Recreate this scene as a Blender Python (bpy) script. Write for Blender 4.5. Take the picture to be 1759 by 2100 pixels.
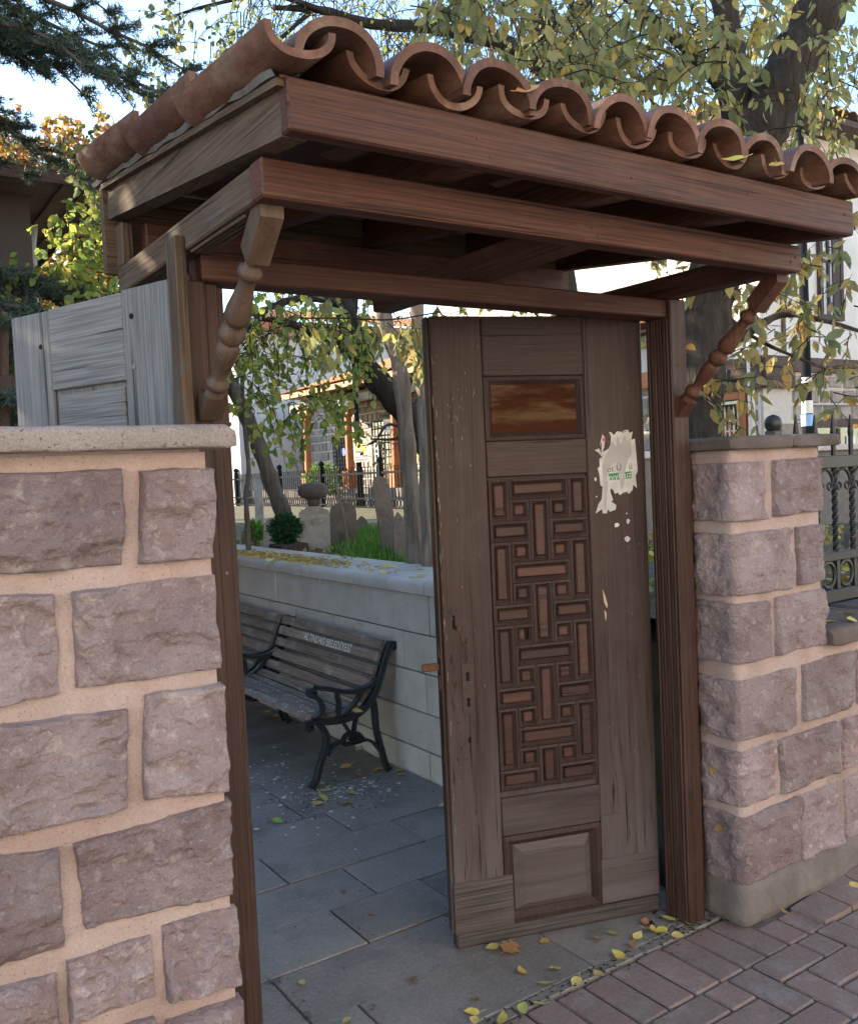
import bpy, math, random
import numpy as np
from mathutils import Vector, Matrix, Quaternion

for o in list(bpy.data.objects):
    bpy.data.objects.remove(o)
scene = bpy.context.scene
COL = scene.collection
U = 1.25                       # whole scene scaled up about the camera's ground point to real sizes, 1 unit = 1.25 m
RAD = math.radians
rnd = random.Random(7)

# ---------------------------------------------------------------- camera
YAW, PITCH, ROLL = RAD(33.805), RAD(-2.571), RAD(-2.644)
EYE = np.array([0.0, 0.0, 1.5])
FOC = 1851.7 / 1759.0
_f = np.array([math.sin(YAW) * math.cos(PITCH), math.cos(YAW) * math.cos(PITCH), math.sin(PITCH)])
_r = np.array([math.cos(YAW), -math.sin(YAW), 0.0])
_u = np.cross(_r, _f)
CR = math.cos(ROLL) * _r + math.sin(ROLL) * _u
CU = -math.sin(ROLL) * _r + math.cos(ROLL) * _u
CF = _f
cam_data = bpy.data.cameras.new('camera')
cam = bpy.data.objects.new('camera', cam_data)
COL.objects.link(cam)
cam.matrix_world = Matrix(((CR[0], CU[0], -CF[0], EYE[0] * U), (CR[1], CU[1], -CF[1], EYE[1] * U),
                           (CR[2], CU[2], -CF[2], EYE[2] * U), (0, 0, 0, 1)))
cam_data.sensor_fit = 'HORIZONTAL'
cam_data.sensor_width = 36
cam_data.lens = 36 * FOC
cam_data.clip_start = 0.05
cam_data.clip_end = 3000
scene.camera = cam

# ---------------------------------------------------------------- sky, sun, exposure
SUN_EL = RAD(23)
SUN_DIR = Vector((-math.cos(SUN_EL) * math.cos(RAD(54)), math.cos(SUN_EL) * math.sin(RAD(54)), math.sin(SUN_EL)))
world = bpy.data.worlds.new('World')
scene.world = world
world.use_nodes = True
wn = world.node_tree.nodes
wl = world.node_tree.links
sky = wn.new('ShaderNodeTexSky')
sky.sky_type = 'NISHITA'
sky.sun_disc = False
sky.sun_elevation = SUN_EL
sky.sun_rotation = math.atan2(SUN_DIR.x, SUN_DIR.y)
sky.air_density = 1.0
sky.dust_density = 0.25
sky.ozone_density = 3.0
wl.new(sky.outputs[0], wn['Background'].inputs[0])
wn['Background'].inputs[1].default_value = 0.14
sun_data = bpy.data.lights.new('sun', 'SUN')
sun_data.energy = 4.2
sun_data.angle = RAD(0.53)
sun_data.color = (1.0, 0.88, 0.72)
sun = bpy.data.objects.new('sun', sun_data)
COL.objects.link(sun)
sun.rotation_euler = SUN_DIR.to_track_quat('Z', 'Y').to_euler()
vs = scene.view_settings
vs.view_transform = 'Standard'
vs.look = 'None'
vs.gamma = 1
vs.use_curve_mapping = False
vs.exposure = 2.25
try:
    vs.use_white_balance = True
    vs.white_balance_temperature = 7300
    vs.white_balance_tint = 10
except Exception:
    pass
try:
    scene.cycles.max_bounces = 8
    scene.cycles.transparent_max_bounces = 8
except Exception:
    pass


def at(px, py, d):
    """world point that lies d units in front of the lens at a picture position"""
    return EYE + d * (CF + CR * (px - 879.5) / 1851.7 - CU * (py - 1050) / 1851.7)


def on_y(px, py, y):
    r = at(px, py, 1.0) - EYE
    return EYE + r * (y / r[1])


def on_x(px, py, x):
    r = at(px, py, 1.0) - EYE
    return EYE + r * (x / r[0])


# ---------------------------------------------------------------- noise
def vnoise(p, seed=0):
    p = np.asarray(p, float)
    i = np.floor(p).astype(np.int64)
    f = p - i
    f = f * f * (3 - 2 * f)
    def h(ix, iy, iz):
        n = (ix * 374761393 + iy * 668265263 + iz * 2147483647 + seed * 974634777) & 0xffffffff
        n = ((n ^ (n >> 13)) * 1274126177) & 0xffffffff
        n = (n ^ (n >> 16)) & 0xffff
        return n / 32767.5 - 1.0
    r = 0
    for dx in (0, 1):
        for dy in (0, 1):
            for dz in (0, 1):
                w = (f[:, 0] if dx else 1 - f[:, 0]) * (f[:, 1] if dy else 1 - f[:, 1]) * (f[:, 2] if dz else 1 - f[:, 2])
                r = r + w * h(i[:, 0] + dx, i[:, 1] + dy, i[:, 2] + dz)
    return r


def fbm(p, octv=4, seed=0, ridge=False):
    p = np.asarray(p, float)
    a, s, t = 1.0, 0.0, 0.0
    for k in range(octv):
        n = vnoise(p * 2 ** k + 17.3 * k, seed + k)
        if ridge:
            n = 1 - 2 * np.abs(n)
        s = s + a * n
        t += a
        a *= 0.5
    return s / t


# ---------------------------------------------------------------- materials
def new_mat(name):
    m = bpy.data.materials.new(name)
    m.use_nodes = True
    nt = m.node_tree
    return m, nt, nt.nodes['Principled BSDF']


class NT:
    def __init__(s, nt):
        s.nt = nt
    def n(s, t, **kw):
        x = s.nt.nodes.new(t)
        for k, v in kw.items():
            if k in x.inputs:
                x.inputs[k].default_value = v
            else:
                setattr(x, k, v)
        return x
    def l(s, a, b):
        s.nt.links.new(a, b)
    def ramp(s, fac, stops):
        r = s.n('ShaderNodeValToRGB')
        e = r.color_ramp.elements
        while len(e) < len(stops):
            e.new(0.5)
        for el, (p, c) in zip(e, stops):
            el.position = p
            el.color = (*c, 1) if len(c) == 3 else c
        s.l(fac, r.inputs[0])
        return r.outputs[0]
    def mix(s, fac, a, b, mode='MIX'):
        m = s.n('ShaderNodeMix', data_type='RGBA', blend_type=mode)
        for sock, v in ((m.inputs[0], fac), (m.inputs[6], a), (m.inputs[7], b)):
            if hasattr(v, 'is_output'):
                s.l(v, sock)
            elif isinstance(v, (int, float)):
                sock.default_value = v if sock == m.inputs[0] else (v, v, v, 1)
            else:
                sock.default_value = (*v, 1)
        return m.outputs[2]
    def noise(s, vec, scale, detail=5, rough=0.6, dist=0.0):
        x = s.n('ShaderNodeTexNoise', Scale=scale, Detail=detail, Roughness=rough, Distortion=dist)
        s.l(vec, x.inputs['Vector'])
        return x.outputs[0]
    def vec(s, stretch=(1, 1, 1), coord='Object', jitter=True):
        tc = s.n('ShaderNodeTexCoord')
        mp = s.n('ShaderNodeMapping')
        mp.inputs['Scale'].default_value = stretch
        s.l(tc.outputs[coord], mp.inputs['Vector'])
        if not jitter:
            return mp.outputs[0]
        oi = s.n('ShaderNodeObjectInfo')
        mu = s.n('ShaderNodeMath', operation='MULTIPLY')
        mu.inputs[1].default_value = 37.0
        s.l(oi.outputs['Random'], mu.inputs[0])
        ad = s.n('ShaderNodeVectorMath', operation='ADD')
        s.l(mp.outputs[0], ad.inputs[0])
        s.l(mu.outputs[0], ad.inputs[1])
        return ad.outputs[0]
    def step(s, fac, lo, hi):
        m = s.n('ShaderNodeMapRange')
        m.inputs['From Min'].default_value = lo
        m.inputs['From Max'].default_value = hi
        s.l(fac, m.inputs['Value'])
        return m.outputs[0]
    def objvar(s, amt):
        oi = s.n('ShaderNodeObjectInfo')
        m = s.n('ShaderNodeMapRange')
        m.inputs['To Min'].default_value = 1 - amt
        m.inputs['To Max'].default_value = 1 + amt
        s.l(oi.outputs['Random'], m.inputs['Value'])
        return m.outputs[0]
    def bump(s, height, strength, dist, bsdf, prev=None):
        b = s.n('ShaderNodeBump', Strength=strength, Distance=dist)
        s.l(height, b.inputs['Height'])
        if prev:
            s.l(prev, b.inputs['Normal'])
        s.l(b.outputs[0], bsdf.inputs['Normal'])
        return b.outputs[0]


def pmat(name, cols, scale=6, stretch=(1, 1, 1), rough=0.85, bump=0.4, bscale=60, bdist=0.01, spots=(), var=0.0,
         attr=None, fine=None, metal=0.0, spec=0.3, detail=6, dist=0.3, jitter=True, bstretch=None):
    """noise through a ramp for the colour, extra spot layers (colour, scale, lo, hi, amount), fine relief"""
    m, nt, b = new_mat(name)
    t = NT(nt)
    v = t.vec(stretch, jitter=jitter)
    c = t.ramp(t.noise(v, scale, detail, 0.62, dist), [(0.28 + 0.46 * i / max(1, len(cols) - 1), k) for i, k in enumerate(cols)])
    for (sc, ss, lo, hi, am) in spots:
        f = t.step(t.noise(v, ss, 4, 0.6), lo, hi)
        mm = t.n('ShaderNodeMath', operation='MULTIPLY')
        t.l(f, mm.inputs[0])
        mm.inputs[1].default_value = am
        c = t.mix(mm.outputs[0], c, sc)
    if fine:
        c = t.mix(1.0, c, t.ramp(t.noise(v, fine[0], 5, 0.7), [(0.3, (fine[1],) * 3), (0.7, (fine[2],) * 3)]), 'MULTIPLY')
    if attr:
        a = t.n('ShaderNodeAttribute', attribute_name=attr)
        c = t.mix(1.0, c, a.outputs['Color'], 'MULTIPLY')
    if var:
        mv = t.n('ShaderNodeVectorMath', operation='SCALE')
        t.l(c, mv.inputs[0])
        t.l(t.objvar(var), mv.inputs['Scale'])
        c = mv.outputs[0]
    t.l(c, b.inputs['Base Color'])
    b.inputs['Roughness'].default_value = rough
    b.inputs['Metallic'].default_value = metal
    b.inputs['Specular IOR Level'].default_value = spec
    if bump:
        t.bump(t.noise(t.vec(bstretch or stretch, jitter=jitter), bscale, 6, 0.65), bump, bdist, b)
    return m


def wood(name, axis, dark, light, wear=(0.3, 0.2, 0.12), wear_amt=0.25, rough=0.6, grain=1.0, var=0.12, crack=0.6, spec=0.35, grey=None):
    m, nt, b = new_mat(name)
    t = NT(nt)
    st = [9.0, 9.0, 9.0]
    st[axis] = 0.7
    v = t.vec(tuple(st))
    g = t.noise(v, 2.2, 8, 0.6, 0.6)
    st2 = [105.0, 105.0, 105.0]
    st2[axis] = 2.0
    v2 = t.vec(tuple(st2))
    fine = t.noise(v2, 1.6, 4, 0.6, 0.2)
    c = t.ramp(g, [(0.3, dark), (0.7, light)])
    c = t.mix(0.62 * grain, c, t.ramp(fine, [(0.33, tuple(x * 0.42 for x in dark)), (0.62, tuple(x * 1.35 for x in light))]))
    v3 = t.vec((1, 1, 1))
    f = t.step(t.noise(v3, 5, 6, 0.7), 0.52, 0.75)
    mm = t.n('ShaderNodeMath', operation='MULTIPLY')
    t.l(f, mm.inputs[0])
    mm.inputs[1].default_value = wear_amt
    c = t.mix(mm.outputs[0], c, wear)
    st4 = [30.0, 30.0, 30.0]
    st4[axis] = 0.55
    ck = t.step(t.noise(t.vec(tuple(st4)), 1.5, 3, 0.5), 0.36, 0.31)
    cm = t.n('ShaderNodeMath', operation='MULTIPLY')
    t.l(ck, cm.inputs[0])
    cm.inputs[1].default_value = crack
    c = t.mix(cm.outputs[0], c, tuple(x * 0.25 for x in dark))
    if grey:                                    # rain-washed foot of the board
        tc = t.n('ShaderNodeTexCoord')
        sp = t.n('ShaderNodeSeparateXYZ')
        t.l(tc.outputs['Object'], sp.inputs[0])
        ns = t.n('ShaderNodeMath', operation='MULTIPLY_ADD')
        t.l(g, ns.inputs[0])
        ns.inputs[1].default_value = -1.6
        t.l(sp.outputs[2], ns.inputs[2])
        gm = t.n('ShaderNodeMath', operation='MULTIPLY')
        t.l(t.step(ns.outputs[0], 0.25, -0.85), gm.inputs[0])
        gm.inputs[1].default_value = 0.8
        c = t.mix(gm.outputs[0], c, grey)
    mv = t.n('ShaderNodeVectorMath', operation='SCALE')
    t.l(c, mv.inputs[0])
    t.l(t.objvar(var), mv.inputs['Scale'])
    t.l(mv.outputs[0], b.inputs['Base Color'])
    rr = t.n('ShaderNodeMapRange')
    rr.inputs['To Min'].default_value = rough - 0.12
    rr.inputs['To Max'].default_value = rough + 0.2
    t.l(g, rr.inputs['Value'])
    t.l(rr.outputs[0], b.inputs['Roughness'])
    b.inputs['Specular IOR Level'].default_value = spec
    n1 = t.bump(fine, 0.35, 0.003, b)
    t.bump(ck, 0.5, -0.004, b, n1)
    return m


BR_D, BR_L = (0.032, 0.0115, 0.0076), (0.083, 0.0315, 0.0208)
W = {}
for ax, s in ((0, 'x'), (1, 'y'), (2, 'z')):
    W['brown_' + s] = wood('brown_stained_wood_' + s, ax, BR_D, BR_L, (0.15, 0.085, 0.055), 0.3)
    W['old_' + s] = wood('old_dry_wood_' + s, ax, (0.032, 0.021, 0.015), (0.10, 0.066, 0.044), (0.085, 0.078, 0.072), 0.8, 0.8, var=0.1)
    W['grey_' + s] = wood('grey_weathered_wood_' + s, ax, (0.10, 0.103, 0.107), (0.19, 0.194, 0.20), (0.14, 0.125, 0.11), 0.3, 0.85, 0.7, var=0.08, crack=0.8)
    W['door_' + s] = wood('door_wood_' + s, ax, (0.0175, 0.0082, 0.0071), (0.040, 0.0205, 0.0178), (0.06, 0.046, 0.044), 0.4, 0.5, 0.8, grey=(0.10, 0.089, 0.094))
    W['slat_' + s] = wood('bench_slat_wood_' + s, ax, (0.08, 0.055, 0.043), (0.21, 0.16, 0.128), (0.46, 0.43, 0.39), 0.6, 0.7)
    W['orange_' + s] = wood('orange_varnished_wood_' + s, ax, (0.24, 0.075, 0.025), (0.40, 0.14, 0.05), (0.3, 0.13, 0.06), 0.2, 0.5)
for ax, s in ((2, 'z'),):
    W['post_' + s] = wood('dark_post_wood_' + s, ax, (0.021, 0.0098, 0.0072), (0.056, 0.0265, 0.0195), (0.09, 0.065, 0.052), 0.3)
W['block'] = wood('reddish_lattice_wood', 0, (0.030, 0.0125, 0.0098), (0.062, 0.0265, 0.0205), (0.034, 0.022, 0.019), 0.7, 0.5, 0.6, var=0.35)
W['groove'] = wood('dark_moulding_wood', 2, (0.0195, 0.0098, 0.0082), (0.046, 0.0245, 0.0208), (0.075, 0.06, 0.057), 0.4, 0.6)
W['bare'] = pmat('bare_stained_panel_wood', [(0.065, 0.036, 0.02), (0.125, 0.075, 0.044)], 3, (1, 1, 5), rough=0.9, bump=0.3, bscale=30, spec=0.1, spots=(((0.042, 0.012, 0.006), 2.4, 0.44, 0.54, 0.9), ((0.03, 0.012, 0.008), 7, 0.58, 0.68, 0.8)))
W['turned'] = wood('smooth_turned_wood', 2, (0.040, 0.024, 0.0165), (0.088, 0.056, 0.040), (0.1, 0.07, 0.05), 0.15, 0.5, 0.3, crack=0.0)
W['worn'] = wood('worn_bottom_wood', 0, (0.026, 0.0215, 0.0215), (0.078, 0.068, 0.069), (0.10, 0.092, 0.092), 0.5, 0.8)
W['dark_z'] = wood('dark_beam_wood', 2, (0.03, 0.018, 0.014), (0.07, 0.045, 0.036), (0.1, 0.08, 0.07), 0.3, 0.7)

STONE = pmat('purple_andesite', [(0.20, 0.146, 0.150), (0.265, 0.206, 0.215), (0.32, 0.262, 0.276), (0.385, 0.328, 0.34)], 5, rough=0.9,
             bump=0.9, bscale=38, bdist=0.04, var=0.2, fine=(170, 0.86, 1.14),
             spots=(((0.25, 0.145, 0.13), 7, 0.55, 0.72, 0.5), ((0.50, 0.435, 0.42), 24, 0.57, 0.70, 0.6), ((0.54, 0.475, 0.455), 75, 0.61, 0.71, 0.5)))
MORTAR = pmat('pink_sandy_mortar', [(0.31, 0.232, 0.217), (0.395, 0.31, 0.293), (0.43, 0.365, 0.352)], 3, rough=0.95, bump=0.6, bscale=110, bdist=0.012, fine=(160, 0.88, 1.12),
              spots=(((0.22, 0.165, 0.145), 2.5, 0.5, 0.72, 0.6), ((0.10, 0.068, 0.058), 130, 0.62, 0.68, 0.65), ((0.30, 0.20, 0.155), 6, 0.54, 0.75, 0.55)))
CAP = pmat('speckled_coping_stone', [(0.22, 0.192, 0.184), (0.29, 0.258, 0.25), (0.33, 0.30, 0.292)], 3, rough=0.85, bump=0.8, bscale=90, bdist=0.012, fine=(170, 0.75, 1.25),
           spots=(((0.05, 0.045, 0.045), 75, 0.61, 0.66, 0.65), ((0.16, 0.145, 0.14), 5, 0.56, 0.75, 0.75)))
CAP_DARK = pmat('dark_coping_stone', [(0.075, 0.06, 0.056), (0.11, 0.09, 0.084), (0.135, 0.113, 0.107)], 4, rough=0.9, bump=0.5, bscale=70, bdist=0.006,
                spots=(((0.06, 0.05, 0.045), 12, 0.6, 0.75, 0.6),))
SLAB = pmat('grey_basalt_slab', [(0.16, 0.148, 0.135), (0.205, 0.19, 0.174), (0.245, 0.227, 0.208)], 3, rough=0.62, bump=0.5, bscale=110, bdist=0.008, var=0.09, fine=(60, 0.8, 1.2),
            spots=(((0.10, 0.094, 0.088), 4.5, 0.54, 0.70, 0.55), ((0.28, 0.27, 0.255), 60, 0.68, 0.74, 0.5)), spec=0.4)
JOINT = pmat('dark_joint_soil', [(0.045, 0.043, 0.042), (0.07, 0.067, 0.064)], 9, rough=0.95)
BRICK = pmat('faded_red_paver', [(0.18, 0.148, 0.136), (0.21, 0.155, 0.14), (0.235, 0.15, 0.128)], 5, rough=0.9, bump=0.4, bscale=90, bdist=0.012, var=0.07, fine=(90, 0.8, 1.2),
             spots=(((0.26, 0.24, 0.225), 7, 0.52, 0.7, 0.6), ((0.07, 0.06, 0.055), 11, 0.63, 0.75, 0.5)))
PAVEJ = pmat('sandy_paver_joint', [(0.13, 0.115, 0.105), (0.22, 0.195, 0.175)], 6, rough=0.95)
BLOCK = pmat('pale_ashlar_block', [(0.38, 0.352, 0.318), (0.45, 0.42, 0.382), (0.50, 0.468, 0.43)], 4, rough=0.85, bump=0.6, bscale=120, bdist=0.008, var=0.06, fine=(140, 0.85, 1.15),
             spots=(((0.26, 0.25, 0.23), 5, 0.56, 0.75, 0.6), ((0.22, 0.21, 0.2), 90, 0.68, 0.74, 0.35)))
CONC = pmat('rough_concrete', [(0.12, 0.108, 0.10), (0.19, 0.174, 0.163)], 9, rough=0.95, bump=0.8, bscale=40, bdist=0.012,
            spots=(((0.10, 0.095, 0.085), 14, 0.58, 0.7, 0.6),))
TILE = pmat('terracotta_tile', [(0.075, 0.036, 0.026), (0.13, 0.062, 0.043), (0.20, 0.118, 0.087)], 9, (1, 0.5, 1), rough=0.6, bump=0.6, bscale=60, bdist=0.006, var=0.22, fine=(45, 0.75, 1.25),
            spots=(((0.22, 0.165, 0.135), 9, 0.52, 0.72, 0.65), ((0.045, 0.032, 0.028), 6, 0.54, 0.75, 0.5)))
IRON = pmat('black_cast_iron', [(0.014, 0.018, 0.021), (0.026, 0.032, 0.036)], 14, rough=0.42, bump=0.25, bscale=80, bdist=0.002, spec=0.5,
            spots=(((0.07, 0.05, 0.04), 25, 0.68, 0.75, 0.5),))
RAIL = pmat('painted_grey_iron', [(0.014, 0.015, 0.017), (0.024, 0.026, 0.029)], 14, rough=0.5, bump=0.25, bscale=80, bdist=0.002, spec=0.45)
FARIRON = pmat('dull_far_iron', [(0.012, 0.014, 0.016), (0.02, 0.022, 0.024)], 10, rough=1.0, bump=0, spec=0.05)
TILE_FAR = pmat('orange_roof_tile', [(0.30, 0.115, 0.05), (0.40, 0.17, 0.075), (0.46, 0.24, 0.12)], 6, rough=0.8, bump=0.3)
RUST = pmat('rusty_iron', [(0.06, 0.03, 0.02), (0.14, 0.065, 0.04)], 30, rough=0.85, bump=0.5, bscale=90, bdist=0.003)
PLATE = pmat('brown_painted_plate', [(0.036, 0.022, 0.019), (0.062, 0.041, 0.036)], 30, rough=0.5, bump=0.2)
BLACK = pmat('dark_hole', [(0.006, 0.005, 0.005), (0.01, 0.009, 0.008)], 5, rough=1, bump=0)
WHITE_PAINT = pmat('white_stencil_paint', [(0.55, 0.55, 0.53), (0.75, 0.75, 0.73)], 40, rough=0.7, bump=0.1)
FELT = pmat('grey_roofing_felt', [(0.07, 0.066, 0.062), (0.15, 0.145, 0.14)], 14, rough=0.95, bump=0.6, bscale=30)


def flat(name, col, rough=0.7, metal=0.0):
    c2 = tuple(min(1, x * 1.12) for x in col)
    c1 = tuple(x * 0.88 for x in col)
    return pmat(name, [c1, c2], 12, rough=rough, bump=0.1, bscale=60, metal=metal)


# ---------------------------------------------------------------- mesh helpers
ORG = {}


class MB:
    def __init__(s):
        s.v, s.f, s.mi, s.cur = [], [], [], 0
    def add(s, vs, fs):
        k = len(s.v)
        s.v += [tuple(map(float, q)) for q in vs]
        s.f += [tuple(k + i for i in q) for q in fs]
        s.mi += [s.cur] * len(fs)
        return s
    def box(s, x0, x1, y0, y1, z0, z1, b=0.0, jit=0.0):
        if b <= 0:
            vs = [(x, y, z) for z in (z0, z1) for y in (y0, y1) for x in (x0, x1)]
            return s.add(vs, [(0, 2, 3, 1), (4, 5, 7, 6), (0, 1, 5, 4), (2, 6, 7, 3), (0, 4, 6, 2), (1, 3, 7, 5)])
        b = min(b, (x1 - x0) * .45, (y1 - y0) * .45, (z1 - z0) * .45)
        vs, idx = [], {}
        for i, (xa, sx) in enumerate(((x0, 1), (x1, -1))):
            for j, (ya, sy) in enumerate(((y0, 1), (y1, -1))):
                for k, (za, sz) in enumerate(((z0, 1), (z1, -1))):
                    o = [rnd.uniform(-jit, jit) for _ in range(3)]
                    for a in range(3):
                        p = [xa + sx * b + o[0], ya + sy * b + o[1], za + sz * b + o[2]]
                        p[a] = (xa, ya, za)[a] + o[a]
                        idx[(i, j, k, a)] = len(vs)
                        vs.append(p)
        fs = []
        def q(*ks):
            fs.append(tuple(idx[t] for t in ks))
        for i in (0, 1):
            r = [(i, 0, 0, 0), (i, 1, 0, 0), (i, 1, 1, 0), (i, 0, 1, 0)]
            q(*(r if i else r[::-1]))
            r = [(0, i, 0, 1), (0, i, 1, 1), (1, i, 1, 1), (1, i, 0, 1)]
            q(*(r if i else r[::-1]))
            r = [(0, 0, i, 2), (1, 0, i, 2), (1, 1, i, 2), (0, 1, i, 2)]
            q(*(r if i else r[::-1]))
        for j in (0, 1):
            for k in (0, 1):
                for (A, Bx, c0, c1) in ((0, 1, 1, 2), (1, 0, 0, 2), (2, 0, 0, 1)):
                    pass
        for j in (0, 1):
            for k in (0, 1):
                q((0, j, k, 1), (1, j, k, 1), (1, j, k, 2), (0, j, k, 2))
                q((j, 0, k, 0), (j, 1, k, 0), (j, 1, k, 2), (j, 0, k, 2))
                q((j, k, 0, 0), (j, k, 1, 0), (j, k, 1, 1), (j, k, 0, 1))
        for i in (0, 1):
            for j in (0, 1):
                for k in (0, 1):
                    q((i, j, k, 0), (i, j, k, 1), (i, j, k, 2))
        return s.add(vs, fs)
    def tube(s, path, rad, sides=8, cap=True, flatten=1.0):
        P = [np.array(p, float) for p in path]
        n = len(P)
        if not hasattr(rad, '__len__'):
            rad = [rad] * n
        vs, fs = [], []
        up = np.array((0.13, 0.21, 0.97))
        for i in range(n):
            t = P[min(n - 1, i + 1)] - P[max(0, i - 1)]
            t = t / (np.linalg.norm(t) + 1e-9)
            a = np.cross(t, up)
            if np.linalg.norm(a) < 1e-3:
                a = np.cross(t, (1, 0, 0))
            a /= np.linalg.norm(a)
            c = np.cross(t, a)
            up = -c if np.dot(c, up) < 0 else c
            a = np.cross(t, up)
            a /= np.linalg.norm(a)
            for k in range(sides):
                w = 2 * math.pi * k / sides
                vs.append(P[i] + rad[i] * (math.cos(w) * a + math.sin(w) * up * flatten))
        for i in range(n - 1):
            for k in range(sides):
                k2 = (k + 1) % sides
                fs.append((i * sides + k, i * sides + k2, (i + 1) * sides + k2, (i + 1) * sides + k))
        if cap:
            fs.append(tuple(range(sides))[::-1])
            fs.append(tuple((n - 1) * sides + k for k in range(sides)))
        return s.add(vs, fs)
    def lathe(s, prof, A, B, sides=16):
        """prof: (t along A-B in units, radius)"""
        A, B = np.array(A, float), np.array(B, float)
        d = (B - A) / np.linalg.norm(B - A)
        a = np.cross(d, (1, 0, 0) if abs(d[0]) < .9 else (0, 1, 0))
        a /= np.linalg.norm(a)
        c = np.cross(d, a)
        vs, fs = [], []
        for (t, r) in prof:
            for k in range(sides):
                w = 2 * math.pi * k / sides
                vs.append(A + d * t + r * (math.cos(w) * a + math.sin(w) * c))
        m = len(prof)
        for i in range(m - 1):
            for k in range(sides):
                k2 = (k + 1) % sides
                fs.append((i * sides + k, i * sides + k2, (i + 1) * sides + k2, (i + 1) * sides + k))
        fs.append(tuple(range(sides))[::-1])
        fs.append(tuple((m - 1) * sides + k for k in range(sides)))
        return s.add(vs, fs)
    def prism(s, poly, fn, d0, d1):
        """poly of (a,b), fn(a,b,d)->xyz, extruded between d0 and d1"""
        n = len(poly)
        vs = [fn(a, b, d0) for a, b in poly] + [fn(a, b, d1) for a, b in poly]
        fs = [tuple(range(n)), tuple(range(2 * n - 1, n - 1, -1))]
        fs += [(i, n + i, n + (i + 1) % n, (i + 1) % n) for i in range(n)]
        return s.add(vs, fs)
    def build(s, name, mat, parent=None, smooth=False, local=False, label=None, tint=None, fixn=True, kind=None):
        me = bpy.data.meshes.new(name)
        o = np.zeros(3)
        if parent is not None and not local:
            o = ORG.get(parent.name, np.zeros(3))
        V = (np.array(s.v, float).reshape(-1, 3) - o) * U
        me.from_pydata(V.tolist(), [], s.f)
        for m in (mat if isinstance(mat, (list, tuple)) else [mat]):
            me.materials.append(m)
        if isinstance(mat, (list, tuple)):
            me.polygons.foreach_set('material_index', s.mi)
        if smooth:
            me.polygons.foreach_set('use_smooth', [True] * len(me.polygons))
        if fixn:
            import bmesh
            bm = bmesh.new()
            bm.from_mesh(me)
            bmesh.ops.recalc_face_normals(bm, faces=bm.faces)
            bm.to_mesh(me)
            bm.free()
        if tint is not None:
            at_ = me.color_attributes.new('tint', 'FLOAT_COLOR', 'POINT')
            at_.data.foreach_set('color', np.asarray(tint, np.float32).ravel())
        me.update()
        ob = bpy.data.objects.new(name, me)
        COL.objects.link(ob)
        if parent is not None:
            ob.parent = parent
            ORG[ob.name] = np.zeros(3) if local else o
        if label:
            ob['label'] = label
        if kind:
            ob['kind'] = kind
        return ob


def sharp(ob, ang=35):
    me = ob.data
    me.polygons.foreach_set('use_smooth', [True] * len(me.polygons))
    try:
        me.set_sharp_from_angle(angle=RAD(ang))
    except Exception:
        pass
    return ob


def tag(o, label, cat=None, group=None, kind=None):
    o['label'] = label
    if cat:
        o['category'] = cat
    if group:
        o['group'] = group
    if kind:
        o['kind'] = kind
    return o


def thing(name, loc, label, cat, group=None, rz=0.0):
    o = bpy.data.objects.new(name, None)
    o.empty_display_size = 0.1
    COL.objects.link(o)
    o.location = [c * U for c in loc]
    o.rotation_euler = (0, 0, rz)
    ORG[o.name] = np.array(loc, float)
    return tag(o, label, cat, group)


def structure(name, label=None):
    o = bpy.data.objects.new(name, None)
    COL.objects.link(o)
    ORG[o.name] = np.zeros(3)
    o['kind'] = 'structure'
    if label:
        o['label'] = label
    return o


def B(x0, x1, y0, y1, z0, z1, b=0.003, jit=0.0):
    return MB().box(x0, x1, y0, y1, z0, z1, b, jit)


def copy_tree(o, parent=None):
    c = o.copy()
    COL.objects.link(c)
    c.parent = parent
    if parent is not None:
        c.matrix_parent_inverse = o.matrix_parent_inverse
    for ch in list(o.children):
        copy_tree(ch, c)
    return c


def text_mesh(body, size, depth=0.0):
    cu = bpy.data.curves.new('t', 'FONT')
    cu.body = body
    cu.size = size
    cu.align_x = 'CENTER'
    cu.align_y = 'CENTER'
    cu.extrude = depth
    cu.resolution_u = 3
    ob = bpy.data.objects.new('t', cu)
    COL.objects.link(ob)
    dg = bpy.context.evaluated_depsgraph_get()
    me = bpy.data.meshes.new_from_object(ob.evaluated_get(dg))
    vs = [tuple(v.co) for v in me.vertices]
    fs = [tuple(p.vertices) for p in me.polygons]
    bpy.data.objects.remove(ob)
    bpy.data.curves.remove(cu)
    bpy.data.meshes.remove(me)
    return vs, fs


def smooth_path(pts, n=6):
    P = [np.array(p, float) for p in pts]
    P = [2 * P[0] - P[1]] + P + [2 * P[-1] - P[-2]]
    out = []
    for i in range(1, len(P) - 2):
        for k in range(n):
            t = k / n
            a, b, c, d = P[i - 1], P[i], P[i + 1], P[i + 2]
            out.append(0.5 * ((2 * b) + (-a + c) * t + (2 * a - 5 * b + 4 * c - d) * t * t + (-a + 3 * b - 3 * c + d) * t ** 3))
    out.append(P[-2])
    return out

# ================================================================ ground, paving
GROUND = pmat('dusty_earth', [(0.16, 0.14, 0.115), (0.24, 0.21, 0.175), (0.28, 0.25, 0.21)], 3, rough=0.95, bump=0.5, bscale=30, bdist=0.02)
ground = MB().add([(-400, -400, -0.16), (400, -400, -0.16), (400, 400, -0.16), (-400, 400, -0.16)], [(0, 1, 2, 3)]).build('ground', GROUND)
ground['kind'] = 'structure'

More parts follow.
